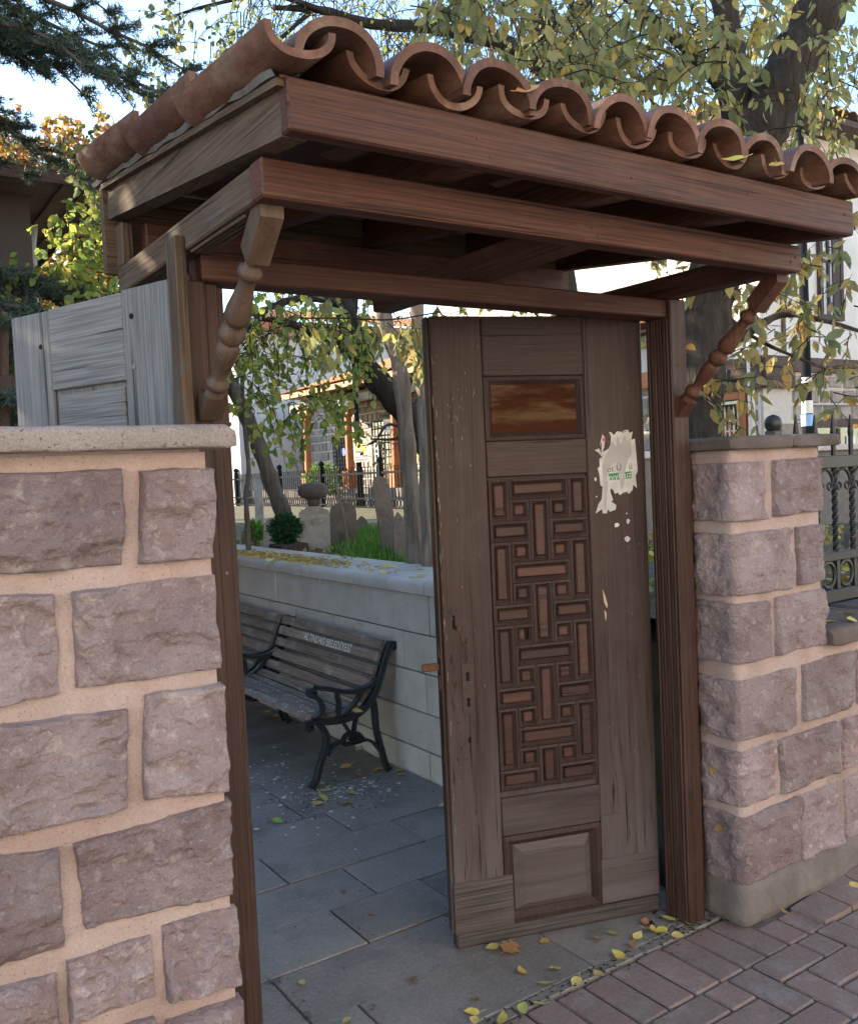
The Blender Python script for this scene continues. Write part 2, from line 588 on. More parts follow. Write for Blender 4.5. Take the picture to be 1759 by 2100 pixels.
path = structure('path_paving')
MB().box(-1.5, 2.36, 1.905, 11.0, -0.15, -0.014).build('joint_bed', JOINT, path)
rows = [1.947 + 0.2745 * i for i in range(-1, 24)]
fixed = {0: (0.52, 1.166, 1.824), 1: (0.45, 1.022, 1.66, 2.2), 2: (0.7, 1.365, 1.734, 2.3), 3: (0.45, 1.0, 1.56, 2.12), 4: (0.75, 1.34, 1.95)}
for i, y0 in enumerate(rows[:-1]):
    k = i - 1
    y1 = rows[i + 1]
    if k < 0:
        y0 = 1.905
        js = [0.9, 1.5, 2.0]
    elif k in fixed:
        js = list(fixed[k])
    else:
        js = []
        x = 0.3 + rnd.random() * 0.3
        while x < 2.2:
            js.append(x)
            x += rnd.uniform(0.5, 0.66)
    xs = [-0.9, -0.3] + js + [2.355]
    for a, b in zip(xs[:-1], xs[1:]):
        if b < 0.2 and y1 < 2.0:
            continue
        g = 0.0028
        dz = rnd.uniform(-0.0025, 0.0025)
        B(a + g, b - g, y0 + g, y1 - g, -0.06, dz, 0.003).build('slab', SLAB, path)

bp = structure('brick_pavement')
MB().box(-3, 6, -3.0, 1.9, -0.15, -0.012).build('joint_bed', PAVEJ, bp)
pm = {}
def paver(x0, x1, y0, y1, z=0.0):
    w, h = round(x1 - x0, 3), round(y1 - y0, 3)
    g = 0.0035
    mb = MB().box(g - w / 2, w / 2 - g, g - h / 2, h / 2 - g, -0.05, 0, 0.005)
    if (w, h) not in pm:
        o = mb.build('paver', BRICK, bp)
        pm[(w, h)] = o.data
    else:
        o = bpy.data.objects.new('paver', pm[(w, h)])
        COL.objects.link(o)
        o.parent = bp
    o.location = ((x0 + x1) / 2 * U, (y0 + y1) / 2 * U, (z + rnd.uniform(-0.003, 0.003)) * U)
    o.rotation_euler = (rnd.uniform(-.012, .012), rnd.uniform(-.012, .012), rnd.uniform(-.008, .008))
x = 0.0
while x < 2.6:
    paver(x, x + 0.108, 1.668, 1.9 if x < 2.3 else 1.795)
    x += 0.108
cw = 0.108
for i in range(-2, 36):
    for j in range(0, 10):
        x, y = i * cw + 0.02, 1.668 - (j + 1) * cw
        r = (i - j) % 4
        if r == 0:
            paver(x, x + 2 * cw, y, y + cw)
        elif r == 2 and j == 0:
            paver(x, x + cw, y, y + cw)
        elif r == 3:
            paver(x, x + cw, y - cw, y + cw)
# sloping brick apron against the wall foot
apx = 2.56
if True:
    pass
for k in range(14):
    w = 0.155
    mb = MB()
    xa, xb = apx + k * w + 0.004, apx + (k + 1) * w - 0.004
    zl = min(0.055, 0.006 + 0.011 * k)
    zr2 = min(0.055, 0.006 + 0.011 * (k + 1))
    mb.add([(xa, 1.67, 0.012), (xb, 1.67, 0.012), (xb, 1.795, zr2), (xa, 1.795, zl),
            (xa, 1.67, -0.05), (xb, 1.67, -0.05), (xb, 1.785, -0.05), (xa, 1.785, -0.05)],
           [(0, 1, 2, 3), (4, 7, 6, 5), (0, 4, 5, 1), (1, 5, 6, 2), (2, 6, 7, 3), (3, 7, 4, 0)])
    mb.build('paver', BRICK, bp)


# ================================================================ rock-faced masonry
def rock(quad, fn, seed, nu=26, nv=18, proud=0.012, rough=0.016, wob=0.007, edge=0.02):
    q = np.array(quad, float) + 0.0035 * np.array([[-1, 1], [1, 1], [1, -1], [-1, -1]])    # TL TR BR BL in (u,z)
    s, t = np.meshgrid(np.linspace(0, 1, nu), np.linspace(0, 1, nv))
    s, t = s.ravel(), t.ravel()
    P = ((1 - s) * (1 - t))[:, None] * q[0] + (s * (1 - t))[:, None] * q[1] + (s * t)[:, None] * q[2] + ((1 - s) * t)[:, None] * q[3]
    Wd = np.linalg.norm(q[1] - q[0])
    Hd = np.linalg.norm(q[3] - q[0])
    p3 = np.c_[P, np.full(len(P), seed * 3.7)]
    e = np.minimum(np.minimum(s, 1 - s) * Wd, np.minimum(t, 1 - t) * Hd)
    fall = np.clip(e / edge, 0, 1) ** 0.5
    P = P + wob * np.c_[fbm(p3 * 14, 3, seed), fbm(p3 * 14 + 50, 3, seed + 9)]
    d = fall * (proud + rough * fbm(p3 * (5.5, 5.5, 1), 4, seed) + 0.6 * rough * fbm(p3 * (13, 17, 1), 3, seed + 3, True)
                + 0.30 * rough * fbm(p3 * (36, 44, 1), 3, seed + 5, True))
    # flaked facets: plateaus at a few depths
    pl = fbm(p3 * (7, 9, 1) + 31, 3, seed + 7)
    d = d + fall * rough * 0.55 * (np.tanh(pl * 9) * 0.5)
    d = np.maximum(d, 0.0035)
    d = np.where(fall < 0.02, -0.016, d)
    mb = MB()
    vs = [fn(P[i, 0], P[i, 1], d[i]) for i in range(len(P))]
    fs = [(j * nu + i, j * nu + i + 1, (j + 1) * nu + i + 1, (j + 1) * nu + i) for j in range(nv - 1) for i in range(nu - 1)]
    mb.add(vs, fs)
    return mb


def mortar_sheet(u0, u1, z0, z1, fn, seed, step=0.02, d=-0.003):
    us = np.arange(u0, u1 + step * .5, step)
    zs = np.arange(z0, z1 + step * .5, step)
    nu = len(us)
    uu, zz = np.meshgrid(us, zs)
    p = np.c_[uu.ravel(), zz.ravel(), np.full(uu.size, seed)]
    dd = d + 0.005 * fbm(p * (9, 16, 1), 3, seed)
    mb = MB()
    mb.add([fn(p[i, 0], p[i, 1], dd[i]) for i in range(len(p))],
           [(j * nu + i, j * nu + i + 1, (j + 1) * nu + i + 1, (j + 1) * nu + i) for j in range(len(zs) - 1) for i in range(nu - 1)])
    return mb


def cap_profile(x0, x1, yf, yb, zb, zt, n=24, bev=0.02, seed=1, round_right=True):
    """coping stone along x with a rounded front arris and soft ends"""
    prof = [(yf + 0.004, zb), (yf, zb + 0.004), (yf, zt - bev)]
    for k in range(1, 6):
        a = k / 5 * math.pi / 2
        prof.append((yf + bev * 1.3 * (1 - math.cos(a)), zt - bev + bev * math.sin(a)))
    prof += [(yb, zt), (yb, zb)]
    mb = MB()
    m = len(prof)
    xs = np.linspace(x0, x1, n)
    vs = []
    for x in xs:
        de = min(x - x0, x1 - x)
        sh = max(0, 1 - de / 0.018) ** 2 * 0.010
        for (y, z) in prof:
            w = 0.0016 * vnoise(np.array([[x * 22, y * 30, z * 30 + seed]]))[0]
            zz = z - sh if z > (zb + zt) / 2 else z + sh * .4
            yy = y + sh if y < (yf + yb) / 2 else y
            vs.append((x, yy + w, zz + w))
    fs = []
    for i in range(n - 1):
        for k in range(m):
            k2 = (k + 1) % m
            fs.append((i * m + k, i * m + k2, (i + 1) * m + k2, (i + 1) * m + k))
    fs += [tuple(range(m)), tuple((n - 1) * m + k for k in range(m))[::-1]]
    return mb.add(vs, fs)


# ---- left wall
lw = thing('stone_wall', (0.0, 1.75, 0), 'purple rough stone garden wall with pink mortar and speckled coping at the left', 'wall')
LF = lambda u, z, d: (u, 1.75 - d, z)
MB().box(-2.2, 0.632, 1.76, 1.94, -0.15, 1.566).build('wall_core', MORTAR, lw)
mortar_sheet(-0.4, 0.642, 0.0, 1.566, LF, 3).build('mortar_face', MORTAR, lw, smooth=True)
LQ = dict(A=[[0.172, 1.532], [0.472, 1.529], [0.466, 1.348], [0.161, 1.356]], B_=[[0.509, 1.524], [0.653, 1.527], [0.644, 1.345], [0.499, 1.352]],
          C=[[0.203, 1.318], [0.338, 1.308], [0.335, 1.123], [0.191, 1.12]], D=[[0.371, 1.308], [0.645, 1.312], [0.645, 1.12], [0.37, 1.13]],
          E=[[0.159, 1.09], [0.455, 1.073], [0.444, 0.886], [0.147, 0.892]], F=[[0.489, 1.095], [0.648, 1.087], [0.645, 0.872], [0.48, 0.892]],
          G=[[0.16, 0.862], [0.317, 0.84], [0.317, 0.659], [0.147, 0.658]], H=[[0.351, 0.838], [0.647, 0.849], [0.643, 0.657], [0.355, 0.68]],
          I=[[0.145, 0.624], [0.297, 0.61], [0.303, 0.44], [0.135, 0.466]], J=[[0.323, 0.624], [0.474, 0.622], [0.474, 0.507], [0.319, 0.508]],
          K=[[0.502, 0.635], [0.647, 0.626], [0.645, 0.473], [0.498, 0.486]], L=[[0.497, 0.445], [0.648, 0.438], [0.644, 0.279], [0.496, 0.301]],
          M=[[0.322, 0.47], [0.471, 0.459], [0.473, 0.321], [0.319, 0.34]])
# the upper row was pointed over with mortar, so its top edge sits lower
for i, (k, q) in enumerate(LQ.items()):
    rock(q, LF, 20 + i, 72, 52, proud=0.010, rough=0.025, edge=0.007).build('stone', STONE, lw, smooth=True)
for zi, (z0, z1, xe) in enumerate(((1.35, 1.53, 0.13), (1.125, 1.315, 0.16), (0.892, 1.09, 0.115), (0.66, 0.86, 0.115), (0.46, 0.625, 0.105), (0.29, 0.43, 0.29), (0.1, 0.265, 0.645), (-0.1, 0.07, 0.645))):
    x = xe
    while x > -2.0:
        w = rnd.uniform(0.16, 0.34)
        rock([[x - w, z1], [x, z1 + rnd.uniform(-.01, .01)], [x, z0], [x - w, z0]], LF, 60 + zi * 9 + int(x * 50), 16, 12).build('stone', STONE, lw, smooth=True)
        x -= w + 0.032
sharp(cap_profile(-0.55, 0.692, 1.70, 1.915, 1.566, 1.612, 60, 0.013, 2).build('coping_stone', CAP, lw), 50)
sharp(cap_profile(-2.2, -0.553, 1.70, 1.915, 1.566, 1.612, 20, 0.02, 4).build('coping_stone', CAP, lw), 50)

# ---- right pier and low wall
rw = thing('stone_wall', (2.35, 1.81, 0), 'stone gate pier with low wall running off to the right edge', 'wall')
XC, YC = 2.35, 1.81
def RF(u, z, d):
    r = 0.02
    if u > r:
        return (XC + u, YC - d, z)
    if u < -r:
        return (XC - d, YC - u, z)
    a = (u + r) / (2 * r) * math.pi / 2          # 0 faces -x, pi/2 faces -y
    cx, cy = XC + r, YC + r
    q = r + d
    return (cx - q * math.cos(a), cy - q * math.sin(a), z)
MB().box(XC + 0.012, 2.812, YC + 0.012, 2.06, -0.15, 1.524).build('pier_core', MORTAR, rw)
MB().box(2.81, 5.0, YC + 0.012, 2.06, -0.15, 0.842).build('wall_core', MORTAR, rw)
mortar_sheet(-0.16, 0.464, 0.1, 1.524, RF, 5).build('mortar_face', MORTAR, rw, smooth=True)
mortar_sheet(0.46, 2.6, 0.1, 0.842, RF, 6).build('mortar_face', MORTAR, rw, smooth=True)
PR = [(1.30, 1.485, (-0.15, 0.155), (0.205, 0.464)), (1.065, 1.26, (-0.15, 0.287), (0.322, 0.466)), (0.848, 1.04, (-0.15, 0.156), (0.198, 0.46)),
      (0.602, 0.797, (-0.15, 0.295), (0.332, 0.622), (0.65, 0.93), (0.96, 1.3)), (0.388, 0.565, (-0.15, 0.172), (0.2, 0.524), (0.555, 0.8), (0.83, 1.12)),
      (0.135, 0.358, (-0.15, 0.288), (0.298, 0.535), (0.56, 0.84), (0.87, 1.15))]
sd = 200
for (z0, z1, *spans) in PR:
    for (a, b) in spans:
        sd += 1
        rock([[a, z1], [b, z1 + rnd.uniform(-.006, .006)], [b, z0 + rnd.uniform(-.006, .006)], [a, z0]], RF, sd, 42, 30, proud=0.008, rough=0.018, wob=0.006, edge=0.007).build('stone', STONE, rw, smooth=True)
for (z0, z1) in ((0.602, 0.8), (0.388, 0.565), (0.135, 0.358)):
    x = 1.33
    while x < 2.5:
        w = rnd.uniform(0.22, 0.34)
        sd += 1
        rock([[x, z1], [x + w, z1], [x + w, z0], [x, z0]], RF, sd, 14, 10, proud=0.007, rough=0.011).build('stone', STONE, rw, smooth=True)
        x += w + 0.03
# pier coping in two lengths
def slab_cap(x0, x1, y0, y1, z0, z1, mat, name='coping_stone'):
    mb = MB().box(x0, x1, y0, y1, z0, z1, 0.009, 0.0015)
    return sharp(mb.build(name, mat, rw), 25)
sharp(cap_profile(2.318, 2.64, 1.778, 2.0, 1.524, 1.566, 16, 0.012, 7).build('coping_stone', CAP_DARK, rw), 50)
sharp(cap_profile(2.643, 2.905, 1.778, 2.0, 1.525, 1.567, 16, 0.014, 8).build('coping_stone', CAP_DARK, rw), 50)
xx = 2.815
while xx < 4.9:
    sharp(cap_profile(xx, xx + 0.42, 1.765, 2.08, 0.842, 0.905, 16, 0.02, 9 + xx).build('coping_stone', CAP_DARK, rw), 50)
    xx += 0.424
# rough concrete footing that shows at the pier corner
fo = rock([[-0.17, 0.15], [2.4, 0.15], [2.4, 0.0], [-0.17, 0.0]], lambda u, z, d: RF(u, z, d * 0.7 + 0.008 - 0.010 * (z / 0.15)), 333, 90, 8, proud=0.008, rough=0.012, edge=0.01)
fo.build('concrete_footing', CONC, rw, smooth=True)

# ================================================================ the gate
gate = thing('gate', (1.48, 1.95, 0), 'brown wooden courtyard gate with turned brackets and tiled lean-to roof', 'gate')
def G(name, mat, *b, bev=0.004, parent=None, jit=0.0008):
    return B(*b, bev, jit).build(name, mat, parent or gate)
# left jamb
G('post', W['post_z'], 0.690, 0.736, 1.948, 2.03, 0.0, 1.945)
G('corner_moulding', W['old_z'], 0.662, 0.6885, 1.925, 1.99, 0.0, 2.035)
G('jamb_board', W['post_z'], 0.7365, 0.7695, 1.962, 2.03, 0.0, 1.945)
G('door_stop', W['post_z'], 0.770, 0.790, 1.985, 2.03, 0.0, 1.945)
# right jamb: fluted moulding, post, outer moulding
for k in range(7):
    y0 = 1.934 + k * 0.0128
    G('flute', W['post_z'], 2.220 + 0.002 * (k % 2), 2.2264, y0, y0 + 0.0112, 0.0, 1.945, bev=0.003)
G('post', W['post_z'], 2.2268, 2.2985, 1.925, 2.03, 0.0, 2.004)
G('outer_moulding', W['post_z'], 2.299, 2.324, 1.945, 2.03, 0.0, 1.50)
G('outer_moulding', W['post_z'], 2.3245, 2.347, 1.957, 2.03, 0.0, 1.50)
# lintel
G('lintel', W['brown_x'], 0.727, 2.285, 1.940, 2.025, 1.9465, 2.0045)
# bearing beams
G('cross_beam', W['old_y'], 0.686, 0.748, 1.5605, 2.45, 2.005, 2.075)
G('cross_beam', W['brown_y'], 1.463, 1.535, 1.5605, 2.45, 2.005, 2.075)
G('cross_beam', W['brown_y'], 2.222, 2.284, 1.5605, 2.45, 2.005, 2.075)
G('front_beam', W['brown_x'], 0.684, 2.286, 1.508, 1.56, 2.004, 2.076)
for sx in (0.694, 0.706, 0.718, 0.730):
    G('fluted_strip', W['old_y'], sx, sx + 0.009, 1.62, 1.92, 1.998, 2.0046, bev=0.003)
# eave fascia, rafters, deck
roof = structure('x')
bpy.data.objects.remove(roof)
SL = 0.126
zr = lambda y: 2.157 + SL * (y - 1.39)
def sloped(name, mat, x0, x1, y0, y1, t0, t1, parent=None):
    mb = MB().box(x0, x1, y0, y1, 0, 1, 0.0)
    mb = MB()
    vs = []
    for x in (x0, x1):
        for y in (y0, y1):
            for t in (t0, t1):
                vs.append((x, y, zr(y) + t))
    mb.add(vs, [(0, 1, 3, 2), (4, 6, 7, 5), (0, 4, 5, 1), (2, 3, 7, 6), (0, 2, 6, 4), (1, 5, 7, 3)])
    return mb.build(name, mat, parent or gate)
deck = sloped('roof', W['brown_x'], 0.664, 2.312, 1.37, 2.50, 0.001, 0.006)
ORG[deck.name] = ORG[gate.name]
for (x0, mt) in ((0.674, 'old_y'), (1.05, 'brown_y'), (1.45, 'brown_y'), (1.85, 'brown_y'), (2.252, 'brown_y')):
    sloped('rafter', W[mt], x0, x0 + 0.045, 1.3955, 2.465, -0.088, 0.0005)
G('front_fascia', W['brown_x'], 0.672, 2.302, 1.362, 1.395, 2.070, 2.159)
G('rear_fascia', W['old_x'], 0.660, 2.316, 2.466, 2.488, 2.062, 2.292)
G('rear_block', W['old_z'], 0.690, 0.722, 2.415, 2.465, 2.077, 2.19)
G('rear_beam', W['brown_x'], 0.75, 2.22, 2.395, 2.445, 2.0765, 2.19)
# folded felt edge and batten along the verge
mb = MB()
n = 40
for i in range(n):
    y = 1.37 + (2.52 - 1.37) * i / (n - 1)
    w = 0.006 * math.sin(i * 1.1) * (1 if i % 7 else 2)
    mb.v += [(0.655, y, zr(y) + 0.002 + w * .4), (0.649, y, zr(y) + 0.012 + w * .6), (0.70, y, zr(y) + 0.016), (0.70, y, zr(y) + 0.009)]
for i in range(n - 1):
    for k in range(4):
        mb.f.append((i * 4 + k, i * 4 + (k + 1) % 4, (i + 1) * 4 + (k + 1) % 4, (i + 1) * 4 + k))
mb.mi = [0] * len(mb.f)
mb.build('roofing_felt', FELT, deck)
sloped('verge_batten', W['old_y'], 0.658, 0.6735, 1.372, 2.46, -0.012, 0.0005, deck)

# nail heads and plugged screw holes in the timber
def nail(x, y, z, ax, r_=0.0035, mat=None):
    e = [x, y, z]
    e[ax] -= 1
    MB().lathe([(-0.002, r_), (0.0012, r_), (0.0018, r_ * .5)], (x, y, z), e, 8).build('nail_head', mat or RUST, gate)
for x in (0.72, 1.06, 1.09, 1.47, 1.86, 2.26):
    nail(x, 1.3615, 2.10 + rnd.uniform(-.02, .03), 1)
for x in (0.70, 0.72, 1.49, 1.51, 2.24, 2.26):
    nail(x, 1.5075, 2.03 + rnd.uniform(-.01, .02), 1)
for z in (2.0, 1.985, 1.62, 1.30, 0.9, 0.5):
    nail(0.676, 1.9245, z, 1, 0.003)
for z in (1.8, 1.42, 1.05, 0.6, 0.2):
    nail(2.26, 1.9245, z, 1, 0.003)
nail(0.752, 1.9615, 1.29, 1, 0.004, W['grey_z'])
# ---- tiles
def tile_mesh(w, h, L, th, up, k0, k1, seed):
    """half-pipe along +y; up: +1 cover (arch), -1 channel; widths scaled k0 at the eave end to k1"""
    mb = MB()
    na, ny = 22, 7
    r = random.Random(seed)
    vs = []
    for sh in (0, 1):
        for j in range(ny):
            y = L * j / (ny - 1)
            k = k0 + (k1 - k0) * j / (ny - 1)
            for i in range(na + 1):
                a = math.pi * (i / na) 
                ca = math.copysign(abs(math.cos(a)) ** 0.92, math.cos(a))
                ww, hh = (w * k - th * sh), (h * k - th * sh)
                jy = (0.0035 * math.sin(i * 0.33 + seed * 2) if j == 0 else 0)
                z = hh * math.sin(a)
                if up < 0:
                    z = -z
                vs.append((-ww * ca, y + jy, z))
    fs = []
    N = na + 1
    S = ny * N
    for j in range(ny - 1):
        for i in range(na):
            fs.append((j * N + i, j * N + i + 1, (j + 1) * N + i + 1, (j + 1) * N + i))
            fs.append((S + j * N + i, S + (j + 1) * N + i, S + (j + 1) * N + i + 1, S + j * N + i + 1))
    for i in range(na):
        fs.append((i, S + i, S + i + 1, i + 1))
        o = (ny - 1) * N
        fs.append((o + i, o + i + 1, S + o + i + 1, S + o + i))
    for j in range(ny - 1):
        fs.append((j * N, (j + 1) * N, S + (j + 1) * N, S + j * N))
        fs.append((j * N + na, S + j * N + na, S + (j + 1) * N + na, (j + 1) * N + na))
    return mb.add(vs, fs)
tm = {}
def put_tile(kind, x, y, z, row, var):
    key = (kind, var)
    if key not in tm:
        if kind == 'cover':
            mb = tile_mesh(0.084, 0.077, 0.44, 0.0155, 1, 1.0, 0.86, var)
        else:
            mb = tile_mesh(0.066, 0.052, 0.44, 0.013, -1, 0.95, 1.06, var)
        o = sharp(mb.build('roof_tile', TILE, deck, local=True), 40)
        tm[key] = o.data
    else:
        o = bpy.data.objects.new('roof_tile', tm[key])
        COL.objects.link(o)
        o.parent = deck
    o.location = [(c - g) * U for c, g in zip((x, y, z), ORG[gate.name])]
    o.rotation_euler = (math.atan(SL) - 0.035 + rnd.uniform(-.012, .012), rnd.uniform(-.09, .09), rnd.uniform(-.035, .035))
cov = [0.752, 0.928, 1.075, 1.234, 1.396, 1.550, 1.703, 1.867, 2.029, 2.2]
chan = [0.672] + [(a + b) / 2 for a, b in zip(cov[:-1], cov[1:])] + [2.285]
for row, y0 in enumerate((1.325, 1.655, 2.0)):
    zb = 2.160 + SL * (y0 - 1.325) + 0.004 * row
    for i, x in enumerate(chan):
        put_tile('channel', x + rnd.uniform(-.004, .004), y0 + (0.016 + rnd.uniform(-.010, .010)) * (i > 0) - 0.02 * (i == 0), zb + 0.052 + rnd.uniform(-.003, .003), row, i % 3)
    for i, x in enumerate(cov):
        put_tile('cover', x + rnd.uniform(-.004, .004), y0 - 0.010 + rnd.uniform(-.012, .012), zb + 0.009 + rnd.uniform(-.004, .004), row, 3 + i % 3)

# ---- turned brackets
def bracket(x, mat):
    A = np.array((x, 1.555, 2.012))
    Bp = np.array((x, 1.955, 1.635))
    L = float(np.linalg.norm(Bp - A))
    d = (Bp - A) / L
    prof = [(0.11, .012), (0.115, .019), (0.122, .0205), (0.128, .017), (0.132, .0145), (0.14, .016), (0.147, .0235), (0.155, .0255), (0.163, .0235), (0.168, .018), (0.174, .0165),
            (0.19, .0175), (0.22, .022), (0.245, .0265), (0.262, .0275), (0.272, .025), (0.277, .019), (0.283, .018), (0.29, .024), (0.302, .0285), (0.314, .0275), (0.322, .022), (0.327, .018),
            (0.331, .0215), (0.338, .0245), (0.36, .0245), (0.385, .0205), (0.405, .016), (0.42, .0145), (0.426, .018), (0.433, .0245), (0.441, .026), (0.449, .0235), (0.454, .018), (0.462, .019), (0.472, .0225), (0.478, .023)]
    b = MB().lathe(prof, A, Bp, 20).build('turned_bracket', mat, gate)
    sharp(b, 50)
    c = np.array((0, -d[2], d[1]))
    def blk(t0, t1, sk0, sk1, s=0.0235):
        mb = MB()
        vs = []
        for sx in (-s, s):
            for sc in (-s, s):
                for t, sk in ((t0, sk0), (t1, sk1)):
                    vs.append(A + d * (t + sk * sc) + c * sc + np.array((sx, 0, 0)))
        mb.add(vs, [(0, 1, 3, 2), (4, 6, 7, 5), (0, 4, 5, 1), (2, 3, 7, 6), (0, 2, 6, 4), (1, 5, 7, 3)])
        return mb.build('bracket_block', mat, b)
    blk(-0.005, 0.118, -1.0, -0.2)
    blk(0.472, 0.548, 0.2, 1.0)
bracket(0.722, W['turned'])
bracket(2.262, W['brown_z'])

# ---- door leaf: frame of stiles and rails with lattice of small raised panels
def door_leaf(loc, rz, label, full=True, mats=None):
    """local x runs from the free edge (0) to the hinge (0.714), z up, front face at y=0, thickness behind"""
    Wd, H, T = 0.714, 1.967, 0.042
    mz, mx = mats
    leaf = MB().box(0.012, Wd - 0.003, 0.016, T - 0.002, 0.035, H - 0.004, 0.003).build('door_leaf', mz, gate, local=True, label=label)
    leaf.location = [(c - g) * U for c, g in zip(loc, ORG[gate.name])]
    leaf.rotation_euler = (0, 0, rz)
    def p(name, mat, x0, x1, z0, z1, y0=0.0, y1=0.018, bev=0.003):
        return B(x0, x1, y0, y1, z0, z1, bev, 0.0006).build(name, mat, leaf, local=True)
    return leaf, p, Wd, H, T
ang = -RAD(18.2)
leaf, p, Wd, H, T = door_leaf((1.556, 2.278, 0.004), ang, 'dark brown carved door leaf standing ajar', mats=(W['door_z'], W['door_x']))
p('stile', W['door_z'], 0.0, 0.166, 0.048, H, bev=0.004)
p('stile', W['door_z'], 0.506, Wd, 0.056, H, bev=0.004)
p('edge_strip', W['door_z'], -0.012, -0.0005, 0.05, H - 0.002, 0.006, T, 0.003)
p('rail', W['door_x'], 0.1665, 0.5055, 1.781, H)
p('rail', W['door_x'], 0.1665, 0.5055, 1.468, 1.580)
p('rail', W['door_x'], 0.1665, 0.5055, 0.330, 0.452)
p('rail', W['worn'], 0.0, Wd, -0.004, 0.0475, 0.001, T, 0.006)
# bare wood panel with its moulding
def mould(x0, x1, z0, z1, w, mat, y0=-0.002, y1=0.012):
    """mitred moulding frame, sloping inwards"""
    mb = MB()
    o = [(x0, z0), (x1, z0), (x1, z1), (x0, z1)]
    i = [(x0 + w, z0 + w), (x1 - w, z0 + w), (x1 - w, z1 - w), (x0 + w, z1 - w)]
    h = [(x0 + w * .45, z0 + w * .45), (x1 - w * .45, z0 + w * .45), (x1 - w * .45, z1 - w * .45), (x0 + w * .45, z1 - w * .45)]
    vs = [(a, y0 + 0.003, b) for a, b in o] + [(a, y0, b) for a, b in h] + [(a, y1, b) for a, b in i] + [(a, 0.02, b) for a, b in o] + [(a, 0.02, b) for a, b in i]
    fs = []
    for k in range(4):
        k2 = (k + 1) % 4
        fs += [(k, k2, 4 + k2, 4 + k), (4 + k, 4 + k2, 8 + k2, 8 + k), (k, 12 + k, 12 + k2, k2), (8 + k, 8 + k2, 16 + k2, 16 + k)]
    return mb.add(vs, fs)
mould(0.168, 0.503, 1.582, 1.779, 0.024, None).build('panel_moulding', W['groove'], leaf, local=True)
p('panel', W['bare'], 0.192, 0.479, 1.606, 1.755, 0.010, 0.0162, 0.001)
# lattice: 5 columns by 15 rows
c0, cp = 0.2015, 0.0670
r0, rp = 1.4275, 0.0658
cells = []
for r in range(15):
    m = r % 4
    if r == 0:
        cells += [(0, 0, 0, 1), (1, 3, 0, 0), (4, 4, 0, 1)]
    elif m == 0:
        cells += [(1, 3, r, r)]
    if m == 1:
        cells += [(1, 1, r, r), (3, 3, r, r), (2, 2, r, min(14, r + 2))]
    if m == 2:
        cells += [(0, 1, r, r), (3, 4, r, r)]
    if m == 3:
        cells += [(1, 1, r, r), (3, 3, r, r), (0, 0, r, min(13, r + 2)), (4, 4, r, min(13, r + 2))]
for (ca, cb_, ra, rb_) in cells:
    x0, x1 = c0 + cp * ca - 0.0327, c0 + cp * cb_ + 0.0327
    z1, z0 = r0 - rp * ra + 0.0322, r0 - rp * rb_ - 0.0322
    mould(x0, x1, z0, z1, 0.0155, None, -0.002 + rnd.uniform(0, .0015), 0.009).build('lattice_moulding', W['groove'], leaf, local=True)
    if (ca, ra) == (1, 7):
        p('lattice_panel', W['block'], x0 + 0.0155, x0 + 0.036, z0 + 0.0155, z1 - 0.0155, 0.004, 0.0165, 0.004)
        p('open_hole', BLACK, x0 + 0.037, x1 - 0.0155, z0 + 0.016, z1 - 0.016, 0.0148, 0.0166, 0.0002)
    else:
        p('lattice_panel', W['block'], x0 + 0.0165, x1 - 0.0165, z0 + 0.0165, z1 - 0.0165, 0.000 + rnd.uniform(0, .003), 0.0165, 0.004)
# raised lower panel
mould(0.168, 0.504, 0.0485, 0.3295, 0.034, None, -0.003, 0.013).build('panel_moulding', W['groove'], leaf, local=True)
mb = MB()
q = [(0.203, 0.084), (0.469, 0.084), (0.469, 0.295), (0.203, 0.295)]
qi = [(0.236, 0.103), (0.446, 0.103), (0.446, 0.264), (0.236, 0.264)]
mb.add([(a, 0.014, b) for a, b in q] + [(a, 0.003, b) for a, b in qi] + [(a, 0.0165, b) for a, b in q],
       [(4, 5, 6, 7)] + [(k, (k + 1) % 4, 4 + (k + 1) % 4, 4 + k) for k in range(4)] + [(k, 8 + k, 8 + (k + 1) % 4, (k + 1) % 4) for k in range(4)])
mb.build('raised_panel', W['door_x'], leaf, local=True)
# repair patches
p('patch_board', W['worn'], -0.004, 0.1925, 0.046, 0.209, -0.004, -0.0005, 0.002)
p('patch_board', W['door_z'], 0.5045, 0.574, 0.205, 0.349, -0.004, -0.0005, 0.002)
p('patch_board', W['door_x'], 0.5015, 0.708, 0.058, 0.204, -0.003, -0.0004, 0.002)
# lock plate with two keyholes, knob stub, latch, bolt, holes
lp = p('lock_plate', PLATE, 0.0535, 0.0935, 0.737, 0.897, -0.0025, -0.0003, 0.001)
for zc in (0.857, 0.776):
    mb = MB()
    pts = [(0.0725 + 0.0065 * math.cos(a), zc + 0.006 + 0.0065 * math.sin(a)) for a in np.linspace(-0.9, math.pi + 0.9, 12)] + [(0.0665, zc - 0.016), (0.0785, zc - 0.016)]
    mb.prism(pts, lambda a, b, d: (a, d, b), -0.0034, -0.0026)
    mb.build('keyhole', BLACK, leaf, local=True)
p('hole', BLACK, 0.067, 0.076, 0.645, 0.664, -0.001, 0.002, 0.001)
p('hole', BLACK, 0.031, 0.041, 1.01, 1.05, -0.001, 0.002, 0.001)
MB().lathe([(0, .004), (0.01, .006), (0.018, .007), (0.02, .003)], (0.046, 0.0, 1.008), (0.046, -1, 1.008), 10).build('knob_stub', RUST, leaf, local=True)
MB().tube([(0.058, -0.001, 0.985), (0.060, -0.012, 0.965), (0.066, -0.012, 0.952), (0.075, -0.010, 0.958), (0.079, -0.006, 0.976)], 0.0022, 6).build('wire_hook', RUST, leaf, local=True)
